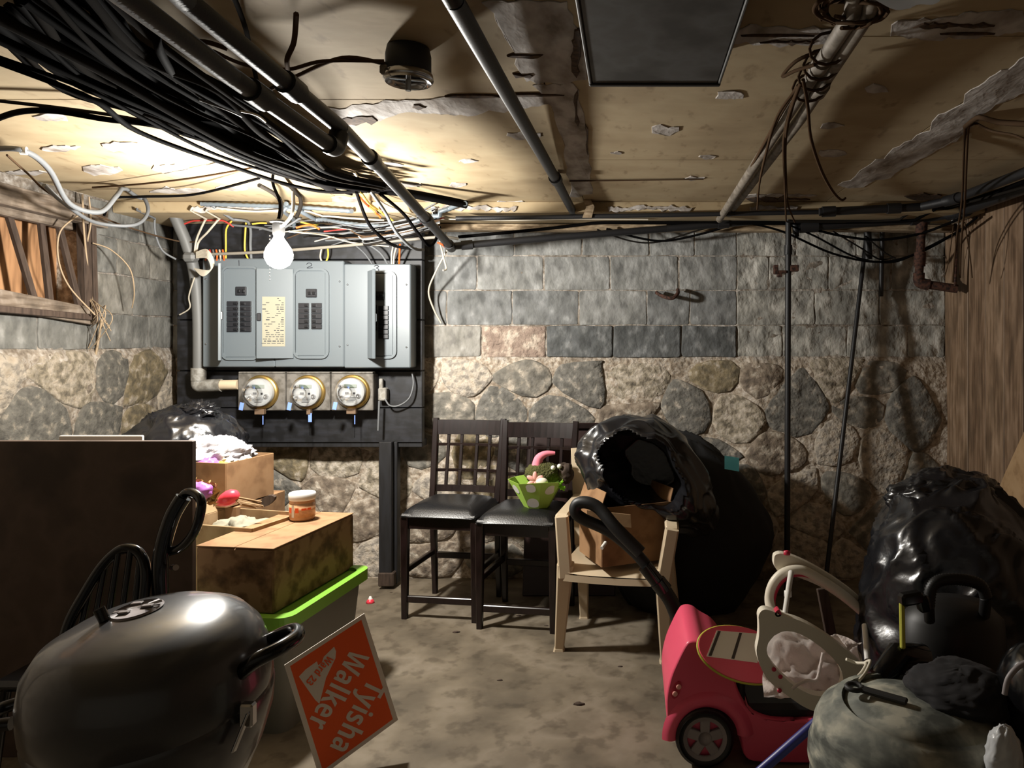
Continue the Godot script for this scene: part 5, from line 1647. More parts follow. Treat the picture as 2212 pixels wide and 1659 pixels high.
# ------------------------------------------------------------------ middle
func counter_chair() -> Node3D:
	# local axes: x across, z toward the front, floor at 0
	var t := thing("counter_chair", "-", "chair", Vector3.ZERO, "lattice-back counter chairs")
	var w := 0.185
	var fz := 0.17
	var bz := -0.18
	var sh := 0.53
	var st := ms()
	sheet(st, 16, 16, func(u: float, v: float) -> Vector3:
		var a := u * 2.0 - 1.0
		var b := v * 2.0 - 1.0
		var e := pow(maxf(absf(a), absf(b)), 6.0)
		var sq := 1.0 - 0.05 * a * a * b * b
		return Vector3(a * 0.208 * sq, sh + 0.052 - 0.05 * e - 0.006 * (a * a + b * b), b * 0.205 * sq + 0.005), Vector3.UP)
	box(st, Vector3(0, sh - 0.004, 0.005), Vector3(0.40, 0.02, 0.395), 0.009)
	part(t, "seat", st, M.vinyl, "black vinyl seat pad")
	for e in [[0, fz - 0.005, 0.34, 0.02], [0, bz, 0.34, 0.02]]:
		st = ms()
		box(st, Vector3(e[0], sh - 0.042, e[1]), Vector3(e[2], 0.065, e[3]), 0.003)
		part(t, "apron", st, M.espresso)
	for sg in [-1.0, 1.0]:
		st = ms()
		box(st, Vector3(sg * (w - 0.008), sh - 0.042, 0), Vector3(0.02, 0.065, 0.32), 0.003)
		part(t, "apron", st, M.espresso)
		st = ms()
		taper(st, Vector3(sg * w, sh - 0.015, fz), Vector3(sg * w, 0, fz + 0.004), Vector2(0.042, 0.042), Vector2(0.028, 0.028))
		part(t, "leg", st, M.espresso)
		st = ms()
		taper(st, Vector3(sg * w, sh, bz), Vector3(sg * w, 0, bz - 0.03), Vector2(0.036, 0.04), Vector2(0.026, 0.028))
		taper(st, Vector3(sg * w, sh, bz), Vector3(sg * (w + 0.012), 0.975, bz - 0.075), Vector2(0.036, 0.036), Vector2(0.03, 0.024))
		part(t, "rear_leg", st, M.espresso)
		st = ms()
		bar(st, Vector3(sg * w, 0.24, fz), Vector3(sg * w, 0.24, bz - 0.02), 0.018, 0.03, Vector3.RIGHT)
		part(t, "stretcher", st, M.espresso)
	for e in [[fz, 0.10], [bz - 0.02, 0.22]]:
		st = ms()
		bar(st, Vector3(-w, e[1], e[0]), Vector3(w, e[1], e[0]), 0.034, 0.02, Vector3.UP)
		part(t, "stretcher", st, M.espresso)
	var back := func(x: float, y: float) -> Vector3:
		var k := (y - sh) / 0.445
		return Vector3(x, y, bz - 0.075 * k - 0.018 * (1.0 - x * x / 0.034))
	for e in [[0.885, 0.965, 0.022, "top_rail"], [0.575, 0.61, 0.018, "lower_rail"]]:
		st = ms()
		for k in 10:
			var x0 := lerpf(-w, w, k / 10.0)
			var x1 := lerpf(-w, w, (k + 1) / 10.0)
			var q := []
			for z in [0.5, -0.5]:
				for p in [[x0, e[0]], [x1, e[0]], [x1, e[1]], [x0, e[1]]]:
					q.append(back.call(p[0], p[1]) + Vector3(0, 0, z * e[2]))
			st.set_smooth_group(-1)
			quad(st, q[0], q[1], q[2], q[3], Vector3.BACK)
			quad(st, q[4], q[5], q[6], q[7], Vector3.FORWARD)
			quad(st, q[3], q[2], q[6], q[7], Vector3.UP)
			quad(st, q[0], q[1], q[5], q[4], Vector3.DOWN)
		part(t, e[3], st, M.espresso)
	for x in [-0.12, -0.045, 0.045, 0.12]:
		st = ms()
		bar(st, back.call(x, 0.60), back.call(x, 0.895), 0.018, 0.012, Vector3.RIGHT, 0.002)
		part(t, "lattice_bar", st, M.espresso)
	for y in [0.69, 0.83]:
		st = ms()
		var q := []
		for k in 7:
			q.append(back.call(lerpf(-0.18, 0.18, k / 6.0), y))
		for k in 6:
			bar(st, q[k], q[k + 1], 0.016, 0.011, Vector3.UP, 0.001)
		part(t, "lattice_bar", st, M.espresso)
	return t

func middle() -> void:
	var c := counter_chair()
	var c2: Node3D = c.duplicate()
	c2.name = numbered("counter_chair")
	add_child(c2)
	c.position = Vector3(-0.945, 0, -3.905)
	c.rotation.y = deg_to_rad(-8)
	c.set_meta("label", "dark lattice-back counter chair with an empty black seat, next to the black post")
	c2.position = Vector3(-0.535, 0, -3.77)
	c2.rotation.y = deg_to_rad(-9)
	c2.set_meta("label", "dark lattice-back counter chair with the green basket on its seat")
	# flat dark board leaning behind the chairs
	var a := at(1140, 914, 4.3)
	var b := at(1330, 914, 4.3)
	var t := thing("table_top", "dark reddish brown board leaning on the wall behind the second counter chair", "board", Vector3((a.x + b.x) / 2, 0, -4.2))
	var st := ms()
	bar(st, Vector3((a.x + b.x) / 2, 0, -4.1), Vector3((a.x + b.x) / 2, a.y, -4.3), b.x - a.x, 0.03, Vector3.RIGHT)
	part(t, "panel", st, M.cherry_board)
	st = ms()
	bar(st, Vector3((a.x + b.x) / 2, a.y - 0.03, -4.27), Vector3((a.x + b.x) / 2, a.y, -4.275), b.x - a.x + 0.01, 0.03, Vector3.RIGHT)
	part(t, "edge_band", st, M.espresso)
	basket()
	plastic_chair()
	# carton on the plastic chair
	var cc := at(1340, 1236, 3.42)
	cc.y = 0.415
	t = thing("cardboard_box", "torn open cardboard box sitting on the beige plastic chair", "cardboard box", cc)
	carton(t, cc + Vector3(0.02, 0, -0.02), Vector3(0.34, 0.26, 0.28), 0.42, M.cardboard, 0.005, true, [[3, -0.35, 0.07], [1, 0.25, 0.06]])
	st = ms()
	prism(st, PackedVector2Array([Vector2(1268, 1102), Vector2(1362, 1112), Vector2(1364, 1140), Vector2(1268, 1128)]), upright(3.22), 0.006, 0.0)
	part(t, "torn_flap", st, M.cardboard_pale)
	st = ms()
	tube(st, pts([[1300, 1184, 3.2], [1308, 1172, 3.24]]), 0.008, 8)
	solo("plug", st, M.white_plastic, "small white plug hanging on the front of the box on the chair", "plug")
	# open black bag on top of it
	# gathered body of the bag and its gaping mouth
	var bc := at(1402, 1004, 3.5)
	t = thing("trash_bag", "black plastic bag with a gaping mouth sitting on the chair box", "trash bag", bc - Vector3(0, 0.22, 0))
	st = ms()
	var mouth := Vector3(-0.14, 0.06, 1.0).normalized()
	blob(st, 170, 120, func(d: Vector3) -> Vector3:
		var q := d + Vector3(2.3, 0.4, 1.7)
		var wq := q + Vector3(n3(q, 1.4), n3(q + Vector3(9, 0, 0), 1.4), n3(q + Vector3(0, 7, 0), 1.4)) * 0.25
		var k := 1.0 + 0.10 * n3(wq, 1.1) + 0.04 * crease(Vector3(wq.x * 0.5, wq.y, wq.z), 1.4) + 0.01 * crease(Vector3(wq.x * 0.4, wq.y, wq.z * 0.6) + Vector3(4, 4, 4), 3.0)
		# the mouth: a ragged hole that reaches far in, with a turned lip
		var an := acos(clampf(d.dot(mouth), -1.0, 1.0))
		var edge := 0.64 + 0.14 * n3(d * 1.6 + Vector3(1, 2, 3), 1.0)
		k += 0.08 * exp(-pow((an - edge - 0.06) / 0.10, 2.0))
		var p := d * k * Vector3(0.32, 0.245, 0.235)
		var flat := (d - mouth * d.dot(mouth)) * Vector3(0.27, 0.21, 0.2) * 0.95 - mouth * 0.10
		p = flat.lerp(p, smoothstep(edge - 0.10, edge, an))
		p.y += 0.16 * maxf(0.0, -p.x - 0.02) - 0.66 * maxf(0.0, p.x - 0.02)
		return bc + p)
	part(t, "skin", st, M.bag_black)
	# big dark sack behind with the cyan tag
	var sc := at(1482, 1130, 3.98)
	t = thing("large_sack", "very large black sack with a cyan tag standing behind the plastic chair", "sack", Vector3(sc.x, 0, sc.z))
	st = ms()
	bag(st, Vector3(sc.x, 0.38, sc.z), Vector3(0.385, 0.54, 0.27), 0.0, 0.04, 90, 60, 2.2, func(q: Vector3, d: Vector3) -> Vector3:
		var k := 1.0 + 0.16 * (1.0 - absf(d.y))
		q.x *= k
		q.z *= k
		q.x -= 0.30 * maxf(0.0, q.y - 0.2)
		return q)
	part(t, "skin", st, M.cloth_black)
	st = ms()
	sheet(st, 6, 6, func(u: float, v: float) -> Vector3:
		return at(lerpf(1565, 1592, u), lerpf(1013, 984, v), 3.735) + Vector3(0, 0, 0.075 * u), Vector3.BACK)
	part(t, "cyan_tag", st, M.cyan, "bright cyan tag")
	# black hose
	t = thing("vacuum_hose", "black vacuum hose with a bent grip looping over the plastic chair", "hose", on_floor(1470, 1440))
	st = ms()
	tube(st, curve(pts([[1430, 1268, 3.0], [1380, 1202, 3.02], [1320, 1150, 3.04], [1262, 1122, 3.05], [1243, 1106, 3.05], [1248, 1088, 3.05], [1270, 1086, 3.04], [1296, 1100, 3.03], [1330, 1140, 3.0], [1384, 1194, 2.98]])), 0.024, 14, 0.026)
	part(t, "grip", st, M.rubber)
	st = ms()
	tube(st, pts([[1392, 1222, 3.0], [1424, 1262, 3.0]]), 0.029, 14)
	tube(st, pts([[1420, 1256, 3.0], [1436, 1276, 3.0]]), 0.034, 14)
	part(t, "cuff", st, M.gloss_black)
	st = ms()
	tube(st, curve(pts([[1428, 1266, 3.0], [1452, 1304, 3.0], [1468, 1352, 3.0], [1472, 1400, 3.0], [1478, 1450, 3.0], [1500, 1470, 3.05], [1560, 1468, 3.1]]), 22), 0.031, 14, -1.0, false, 0.07)
	part(t, "corrugated_hose", st, M.rubber)
	st = ms()
	lathe(st, [[0.0, 0.0], [0.014, 0.0], [0.016, 0.02], [0.012, 0.03], [0.016, 0.045], [0.012, 0.07], [0.0, 0.075]], 14, Transform3D(Basis(), on_floor(1446, 1412) + Vector3(0, 0, -0.1)))
	solo("orange_bottle", st, M.red_plastic, "small orange red bottle standing by the beige chair leg", "bottle")

func basket() -> void:
	var seat_y := 0.575
	var c := at(1160, 1088, 3.72)
	c.y = seat_y
	var t := thing("green_basket", "lime green many-sided paper basket with white flower prints on the counter chair", "basket", c)
	var xf := Transform3D(Basis(Vector3.UP, 0.25) , c)
	var st := ms()
	var rr := [[0.062, 0.0], [0.146, 0.142], [0.143, 0.142], [0.06, 0.006], [0.0, 0.006]]
	for k in rr.size() - 1:
		st.set_smooth_group(-1)
		for i in 8:
			var q := []
			for e in [[k, i], [k, i + 1], [k + 1, i + 1], [k + 1, i]]:
				var an: float = TAU * e[1] / 8.0
				var r: Array = rr[e[0]]
				q.append(xf * Vector3(cos(an) * r[0], r[1] + (0.004 * (1 if int(e[1]) % 2 == 0 else -1) if r[1] > 0.1 else 0.0), sin(an) * r[0]))
			quad(st, q[0], q[1], q[2], q[3], (q[0] + q[2]) * 0.5 - c)
	part(t, "bowl", st, M.green_basket)
	# printed flowers on the facets that face the room
	for e in [[1, 0.10, -0.01, 0.03], [2, 0.035, 0.0, 0.032], [2, 0.115, 0.0, 0.028], [3, 0.1, 0.012, 0.028]]:
		st = ms(false)
		var an: float = TAU * (e[0] + 0.5) / 8.0
		var rad: float = lerpf(0.062, 0.146, e[1] / 0.142) * cos(TAU / 16) + 0.001
		var o := Vector3(cos(an) * rad, e[1], sin(an) * rad)
		var side := Vector3(-sin(an), 0, cos(an))
		var upv := (Vector3(cos(an) * 0.084 * cos(TAU / 16), 0.142, sin(an) * 0.084 * cos(TAU / 16))).normalized()
		var q := soft([[-1, -0.6], [0, -1], [1, -0.5], [0.8, 0.6], [0, 1], [-0.9, 0.7]], 2)
		for i in q.size():
			var p0: Vector2 = q[i] * e[3]
			var p1: Vector2 = q[(i + 1) % q.size()] * e[3]
			tri(st, xf * (o + side * (p0.x + e[2]) + upv * p0.y), xf * (o + side * (p1.x + e[2]) + upv * p1.y), xf * (o + side * e[2]), xf.basis * o)
		part(t, "flower_print", st, M.white_plastic, "white printed flower")
	# gnome lying in it
	var g := c + Vector3(0.03, 0.168, -0.01)
	t = thing("moss_gnome", "mossy gnome figure with a pink hat lying in the green basket", "ornament", g - Vector3(0, 0.06, 0))
	st = ms()
	blob(st, 36, 24, func(d: Vector3) -> Vector3: return g + d * Vector3(0.092, 0.058, 0.066) * (1.0 + 0.10 * n3(d, 9.0)))
	part(t, "moss_body", st, M.moss)
	st = ms()
	tube(st, curve([g + Vector3(-0.03, 0.03, 0.01), g + Vector3(-0.02, 0.075, 0.01), g + Vector3(0.015, 0.098, 0.005), g + Vector3(0.06, 0.1, 0.0)]), 0.03, 14, 0.008)
	part(t, "pointed_hat", st, M.hat_pink)
	for e in [[0.055, 0.035, 0.05], [0.085, 0.04, 0.035]]:
		st = ms()
		blob(st, 12, 8, func(d: Vector3) -> Vector3: return g + Vector3(e[0], e[1], e[2]) + d * 0.012)
		part(t, "white_button", st, M.white_plastic)
	st = ms()
	bag(st, g + Vector3(0.11, 0.0, 0.0), Vector3(0.04, 0.05, 0.04), 0.5, 0.2, 24, 16, 5.0)
	part(t, "brown_coat", st, M.dark_wood)
	var f := c + Vector3(0.0, 0.145, 0.075)
	t = thing("silk_flower", "pale pink cloth flower tucked in the green basket", "flower", f - Vector3(0, 0.02, 0))
	for k in 6:
		st = ms()
		var an := TAU * k / 6
		blob(st, 10, 8, func(d: Vector3) -> Vector3:
			var b := Basis(Vector3.BACK, an)
			return f + b * (Vector3(0, 0.024, 0) + d * Vector3(0.012, 0.022, 0.007)))
		part(t, "petal", st, M.flower_pink)
	st = ms()
	blob(st, 14, 10, func(d: Vector3) -> Vector3: return f + Vector3(0.035, -0.004, 0.005) + d * Vector3(0.03, 0.02, 0.02))
	part(t, "bud", st, M.cream)
	f = c + Vector3(0.118, 0.115, 0.05)
	t = thing("green_bloom", "bright green cloth bloom at the right rim of the basket", "flower", f - Vector3(0, 0.03, 0))
	for k in 12:
		st = ms()
		var d := Vector3(rng.randf_range(-1, 1), rng.randf_range(-1, 1), rng.randf_range(0.1, 1)).normalized()
		tube(st, [f, f + d * 0.034], 0.006, 6, 0.004)
		part(t, "petal", st, M.leaf_green)

func plastic_chair() -> void:
	var t := thing("plastic_chair", "beige moulded plastic armchair holding a box and a black bag", "chair", Vector3(-0.05, 0, -3.5))
	var st: SurfaceTool
	var sy := 0.405
	var fl := on_floor(1208, 1404)
	var fr := on_floor(1437, 1430)
	var rl := on_floor(1262, 1334)
	var rr := on_floor(1462, 1345)
	var seat := [at(1222, 1222, 3.32), at(1432, 1246, 3.24), at(1440, 1200, 3.62), at(1258, 1190, 3.70)]
	for k in 4:
		seat[k].y = sy + (0.0 if k < 2 else -0.012)
	for e in [[fl, seat[0], 0.075], [fr, seat[1], 0.075], [rl, seat[3], 0.065], [rr, seat[2], 0.065]]:
		st = ms()
		var top: Vector3 = e[1]
		var foot: Vector3 = e[0]
		taper(st, top + Vector3(0, 0.005, 0), foot.lerp(top, 0.02), Vector2(e[2], 0.065), Vector2(0.042, 0.04))
		taper(st, foot.lerp(top, 0.035), Vector3(foot.x, 0, foot.z), Vector2(0.044, 0.044), Vector2(0.052, 0.05))
		part(t, "leg", st, M.beige)
	st = ms()
	var s0: Vector3 = seat[0] + Vector3(-0.01, 0, 0.03)
	var s1: Vector3 = seat[1] + Vector3(0.01, 0, 0.03)
	sheet(st, 14, 14, func(u: float, v: float) -> Vector3:
		var p: Vector3 = s0.lerp(s1, u).lerp((seat[3] as Vector3).lerp(seat[2], u), v)
		var e := pow(absf(u * 2 - 1), 4.0)
		return p + Vector3(0, 0.012 * e - 0.02 * (1.0 - e) * sin(v * PI) - 0.035 * pow(1.0 - v, 10.0), 0), Vector3.UP)
	sheet(st, 14, 2, func(u: float, v: float) -> Vector3: return s0.lerp(s1, u) + Vector3(0, -0.034 - v * 0.03 - 0.006 * sin(u * PI), 0.001), Vector3.BACK)
	part(t, "seat", st, M.beige)
	# back posts and back rest, mostly behind the bag
	var bl := at(1246, 968, 3.84)
	var br := at(1452, 975, 3.74)
	for e in [[seat[3], bl], [seat[2], br]]:
		st = ms()
		taper(st, e[0], e[1], Vector2(0.075, 0.03), Vector2(0.06, 0.024))
		part(t, "back_post", st, M.beige)
	st = ms()
	bar(st, bl + Vector3(0, -0.03, 0), br + Vector3(0, -0.03, 0), 0.07, 0.02, Vector3.UP, 0.008)
	part(t, "top_rail", st, M.beige)
	for k in 4:
		st = ms()
		var u := (k + 1) / 5.0
		bar(st, (seat[3] as Vector3).lerp(seat[2], u), bl.lerp(br, u) - Vector3(0, 0.05, 0), 0.04, 0.01)
		part(t, "back_slat", st, M.beige)
	# arms: from the back post forward, then down to the front leg
	for e in [[bl, seat[0], -1.0, at(1213, 1122, 3.30)], [br, seat[1], 1.0, at(1452, 1150, 3.22)]]:
		st = ms()
		var from: Vector3 = (e[0] as Vector3).lerp(seat[3] if e[2] < 0 else seat[2], 0.5)
		var el: Vector3 = e[3]
		bar(st, from, el + Vector3(0, 0.012, -0.01), 0.062, 0.022, Vector3.RIGHT, 0.009)
		taper(st, el + Vector3(0, 0.014, -0.01), (e[1] as Vector3) + Vector3(0, -0.05, 0), Vector2(0.058, 0.06), Vector2(0.06, 0.065))
		part(t, "arm", st, M.beige)

# ------------------------------------------------------------------ right side
func right_side() -> void:
	toy_car()
	swing()
	var st: SurfaceTool
	# black bag in the right corner
	st = ms()
	var c := at(2075, 1240, 2.55)
	bag(st, Vector3(c.x, 0.5, c.z), Vector3(0.33, 0.42, 0.32), 0.0, 0.07, 130, 96, 0.4, func(q: Vector3, d: Vector3) -> Vector3:
		var k := 1.0 + 0.22 * maxf(0.0, -d.y)
		q.x *= k
		q.z *= k
		return q)
	var bg := solo("trash_bag", st, M.bag_black, "tall shiny black trash bag stuffed full in the right corner", "trash bag")
	st = ms()
	bag(st, at(2046, 1090, 2.62), Vector3(0.19, 0.12, 0.17), 0.6, 0.13, 100, 70, 5.5)
	part(bg, "gathered_top", st, M.bag_black)
	# cardboard leaning in the corner
	st = ms()
	prism(st, PackedVector2Array([Vector2(2142, 1095), Vector2(2170, 1024), Vector2(2212, 932), Vector2(2300, 860), Vector2(2300, 1528), Vector2(2142, 1375)]), func(p: Vector2, w: float) -> Vector3: return at(p.x, p.y, 3.5 - (p.x - 2142.0) * 0.0042) - Vector3(w, 0, 0), 0.008, 0.0)
	solo("cardboard_sheet", st, M.cardboard_pale, "tan cardboard sheet standing behind the black bag at the right edge", "cardboard")
	barrel()
	# dark upright vacuum standing in the dark
	c = at(2060, 1400, 1.95)
	var t := thing("upright_vacuum", "dark upright vacuum cleaner with a ribbed handle standing behind the dusty barrel", "vacuum cleaner", Vector3(c.x, 0, c.z - 0.05))
	st = ms()
	lathe(st, [[0.0, 0.0], [0.15, 0.0], [0.17, 0.02], [0.17, 0.1], [0.15, 0.16], [0.14, 0.3], [0.14, 0.56], [0.13, 0.66], [0.09, 0.70], [0.0, 0.71]], 32, Transform3D(Basis.from_scale(Vector3(1.0, 1.0, 0.8)), Vector3(c.x + 0.02, 0, c.z - 0.05)))
	part(t, "body", st, M.rubber)
	st = ms()
	tube(st, curve(pts([[2006, 1310, 1.9], [2012, 1270, 1.9], [2034, 1253, 1.9], [2080, 1252, 1.9], [2118, 1264, 1.9], [2130, 1290, 1.9]]), 14), 0.016, 12, -1.0, false, 0.14)
	part(t, "carry_handle", st, M.rubber, "ribbed black handle")
	st = ms()
	tube(st, pts([[2006, 1308, 1.9], [2008, 1340, 1.92]]), 0.014, 10)
	part(t, "handle_post", st, M.rubber)
	st = ms()
	tube(st, pts([[2130, 1288, 1.9], [2126, 1330, 1.93]]), 0.014, 10)
	part(t, "handle_post", st, M.rubber)
	st = ms()
	tube(st, pts([[1906, 1468, 1.8], [1940, 1418, 1.82], [1990, 1420, 1.86]]), 0.035, 12)
	part(t, "hose_end", st, M.gloss_black)
	st = ms()
	bar(st, at(1950, 1402, 1.80), at(1948, 1296, 1.84), 0.012, 0.012, Vector3.RIGHT, 0.003)
	part(t, "yellow_strip", st, M.lead_green, "dull yellow strip")
	st = ms()
	bar(st, at(1944, 1296, 1.83), at(1990, 1288, 1.84), 0.03, 0.03, Vector3.UP, 0.006)
	bar(st, at(1990, 1286, 1.84), at(1998, 1320, 1.84), 0.03, 0.03, Vector3.RIGHT, 0.006)
	part(t, "bracket", st, M.gloss_black)
	# something red and black at the very right edge
	st = ms()
	blob(st, 40, 28, func(d: Vector3) -> Vector3: return at(2236, 1520, 1.6) + d * Vector3(0.075, 0.13, 0.1))
	t = solo("helmet", st, M.gloss_black, "dark rounded thing with a red cap at the right edge of the picture", "helmet")
	st = ms()
	blob(st, 30, 20, func(d: Vector3) -> Vector3: return at(2226, 1478, 1.62) + d * Vector3(0.058, 0.07, 0.08))
	part(t, "red_cap", st, M.red_plastic)
	st = ms()
	tube(st, curve(pts([[2170, 1500, 1.52], [2178, 1466, 1.52], [2200, 1440, 1.52], [2226, 1428, 1.52]])), 0.006, 8)
	part(t, "rim", st, M.hub_grey)
	# foil-like crumpled plastic at the bottom right
	st = ms()
	bag(st, at(2168, 1640, 1.42), Vector3(0.032, 0.062, 0.03), 0.3, 0.12, 40, 28, 9.0)
	solo("crumpled_wrap", st, M.poly_sheet, "crumpled clear plastic wrap at the bottom right corner", "plastic")
	# blue pole at the bottom
	var a := at(1640, 1668, 1.9)
	st = ms()
	tube(st, [Vector3(a.x - 0.22, 0.0, a.z + 0.05), a, at(1780, 1545, 1.95)], 0.013, 12)
	solo("blue_pole", st, M.blue_pole, "dark blue pole slanting past the dusty barrel to the floor", "pole")

func barrel() -> void:
	var c := at(1952, 1540, 1.62)
	var t := thing("dusty_barrel", "dusty grey green plastic barrel with domed lid at the lower right", "barrel", Vector3(c.x, 0, c.z))
	var xf := Transform3D(Basis(Vector3.BACK, -0.05), Vector3(c.x, 0.0, c.z))
	var st := ms()
	var r := 0.222
	lathe(st, [[0.0, 0.0], [r * 0.92, 0.0], [r * 0.92, 0.0], [r * 0.96, 0.05], [r, 0.2], [r, 0.36], [r * 1.0, 0.46], [r * 1.03, 0.47], [r * 1.03, 0.50], [r, 0.515]], 56, xf)
	part(t, "drum", st, M.dusty_barrel)
	st = ms()
	lathe(st, [[r * 1.0, 0.512], [r * 0.98, 0.55], [r * 0.93, 0.575], [r * 0.82, 0.592], [r * 0.80, 0.600], [r * 0.72, 0.604], [r * 0.70, 0.596], [r * 0.4, 0.612], [0.0, 0.618]], 56, xf)
	part(t, "lid", st, M.dusty_barrel)
	st = ms()
	var y := 0.628
	var w0 := at(1846, 1500, 1.66)
	w0.y = y
	var w1 := at(1960, 1502, 1.60)
	w1.y = y - 0.004
	bar(st, w0 + (w1 - w0) * 0.1, w1, 0.022, 0.010, (w1 - w0).cross(Vector3.UP).normalized(), 0.003)
	var ring := []
	for k in 12:
		ring.append(w0 + Vector3(cos(TAU * k / 12) * 0.017, 0, sin(TAU * k / 12) * 0.017))
	tube(st, ring, 0.006, 6, -1.0, true)
	solo("wrench", st, M.socket_black, "black wrench lying on the lid of the dusty barrel", "wrench")
	# black rag or case on the far side of the lid
	st = ms()
	bag(st, at(2075, 1490, 1.66) , Vector3(0.11, 0.05, 0.11), 0.6, 0.1, 60, 40, 7.0)
	solo("black_rag", st, M.dark_fabric, "black rag heaped on the far half of the barrel lid", "rag")
	# string
	st = ms()
	tube(st, curve(pts([[1828, 1424, 1.9], [1850, 1432, 1.9], [1870, 1434, 1.85], [1862, 1452, 1.8], [1848, 1466, 1.76]])), 0.004, 6)
	tube(st, curve(pts([[1868, 1432, 1.86], [1880, 1428, 1.84], [1870, 1452, 1.78], [1856, 1470, 1.74]])), 0.004, 6)
	solo("string", st, M.cream, "knotted pale string between the swing and the barrel", "string")

func toy_car() -> void:
	var d := 2.45
	var t := thing("toy_car", "pink plastic ride-on toy car seen from its rear wheel side", "toy car", on_floor(1560, 1655))
	var prof := soft([[1446, 1594], [1436, 1520], [1446, 1465], [1462, 1428], [1478, 1396], [1488, 1384], [1512, 1384], [1530, 1400], [1562, 1416], [1584, 1450], [1596, 1500], [1620, 1540], [1680, 1560], [1780, 1556], [1860, 1540], [1880, 1600], [1880, 1650], [1640, 1650], [1606, 1640], [1600, 1590], [1584, 1548], [1556, 1526], [1520, 1524], [1492, 1540], [1478, 1572]], 2)
	var n := prof.size()
	var layers := [[0.006, 0.0], [0.003, -0.002], [0.001, -0.006], [0.0, -0.012], [0.0, -0.338], [0.001, -0.344], [0.003, -0.348], [0.006, -0.35]]
	var cw := 1.0 if Geometry2D.is_polygon_clockwise(prof) else -1.0
	var st := ms()
	var rows := []
	for l in layers:
		var row := []
		for i in n:
			var m := ((prof[i] - prof[(i - 1 + n) % n]).normalized() + (prof[(i + 1) % n] - prof[i]).normalized()).orthogonal().normalized() * cw
			var p: Vector2 = prof[i] + m * (l[0] * F / d) * (1.0 if p_in(prof, prof[i] + m * 2.0) else -1.0)
			row.append(at(p.x, p.y, d) + Vector3(0, 0, l[1]))
		rows.append(row)
	for i in rows.size() - 1:
		for k in n:
			var j := (k + 1) % n
			quad(st, rows[i][k], rows[i][j], rows[i + 1][j], rows[i + 1][k], rows[3][k] - at(1640, 1560, d))
	st.set_smooth_group(-1)
	for e in [0, rows.size() - 1]:
		var flat := PackedVector2Array()
		for p in rows[e]:
			flat.append(Vector2(p.x, p.y) * 1000.0)
		var idx := Geometry2D.triangulate_polygon(flat)
		for i in range(0, idx.size(), 3):
			tri(st, rows[e][idx[i]], rows[e][idx[i + 1]], rows[e][idx[i + 2]], Vector3.BACK if e == 0 else Vector3.FORWARD)
	part(t, "body", st, M.pink)
	st = ms()
	box(st, at(1690, 1548, d) + Vector3(0, 0, -0.16), Vector3(0.24, 0.05, 0.27), 0.015)
	box(st, at(1604, 1490, d) + Vector3(0, 0, -0.16), Vector3(0.03, 0.14, 0.25), 0.01)
	part(t, "seat", st, M.rubber, "black seat")
	# bulging fender over the wheel
	st = ms()
	sheet(st, 26, 10, func(u: float, v: float) -> Vector3:
		var an := lerpf(PI * 1.02, PI * 0.02, u)
		var rr := lerpf(62.0, 98.0, v)
		var cx := 1530.0
		var cy := 1592.0
		return at(cx + cos(an) * rr * 1.02, cy - sin(an) * rr * 1.02, d) + Vector3(0, 0, 0.018 * sin(v * PI * 0.9 + 0.25) - 0.004), Vector3.BACK)
	part(t, "fender", st, M.pink)
	st = ms()
	prism(st, soft([[1462, 1470], [1474, 1474], [1466, 1504], [1454, 1510], [1448, 1498]], 1), func(p: Vector2, w: float) -> Vector3: return at(p.x, p.y, d) + Vector3(0, 0, 0.004 + w), 0.02, 0.003)
	var tl := part(t, "tail_light", st, M.pink_dark)
	for e in [[1466, 1482], [1458, 1497]]:
		st = ms()
		blob(st, 12, 8, func(q: Vector3) -> Vector3: return at(e[0], e[1], d) + Vector3(0, 0, 0.006) + q * Vector3(0.009, 0.009, 0.004))
		part(tl, "lens", st, M.flower_pink)
	st = ms()
	tube(st, pts([[1502, 1392, 2.52], [1502, 1372, 2.52]]), 0.021, 16, 0.023)
	part(t, "fuel_cap", st, M.pink_dark)
	var w := thing("wheel", "-", "wheel", Vector3.ZERO)
	w.queue_free()
	remove_child(w)
	for k in 2:
		var c := at(1522, 1592, d) + Vector3(0, 0, -0.004 if k == 0 else -0.33)
		c.y = 0.098
		var xf := Transform3D(Basis(Vector3.RIGHT, PI / 2), c)
		st = ms()
		lathe(st, [[0.072, 0.024], [0.086, 0.026], [0.095, 0.02], [0.098, 0.008], [0.098, -0.04], [0.09, -0.05], [0.06, -0.05]], 40, xf)
		var tire := part(t, "tire", st, M.rubber)
		st = ms()
		lathe(st, [[0.0, 0.022], [0.022, 0.022], [0.024, 0.018]], 20, xf)
		for s in 5:
			var an := TAU * s / 5 + 0.3
			var dv := Vector3(cos(an), sin(an), 0)
			var sd := Vector3(-sin(an), cos(an), 0)
			taper(st, c + Vector3(0, 0, 0.012) + dv * 0.016, c + Vector3(0, 0, 0.012) + dv * 0.066, Vector2(0.03, 0.018), Vector2(0.034, 0.018), sd)
		lathe(st, [[0.058, 0.014], [0.06, 0.024], [0.073, 0.024], [0.075, 0.0]], 36, xf)
		part(tire, "hub", st, M.hub_grey, "grey five spoke hub")
		st = ms()
		lathe(st, [[0.0, 0.004], [0.066, 0.004]], 30, xf)
		part(tire, "hub_back", st, M.pink)
	for k in 2:
		var c := at(1840, 1592, d) + Vector3(0, 0, -0.004 if k == 0 else -0.33)
		c.y = 0.098
		st = ms()
		lathe(st, [[0.0, 0.02], [0.07, 0.024], [0.095, 0.02], [0.098, 0.008], [0.098, -0.04], [0.09, -0.05], [0.0, -0.05]], 32, Transform3D(Basis(Vector3.RIGHT, PI / 2), c))
		part(t, "tire", st, M.rubber)

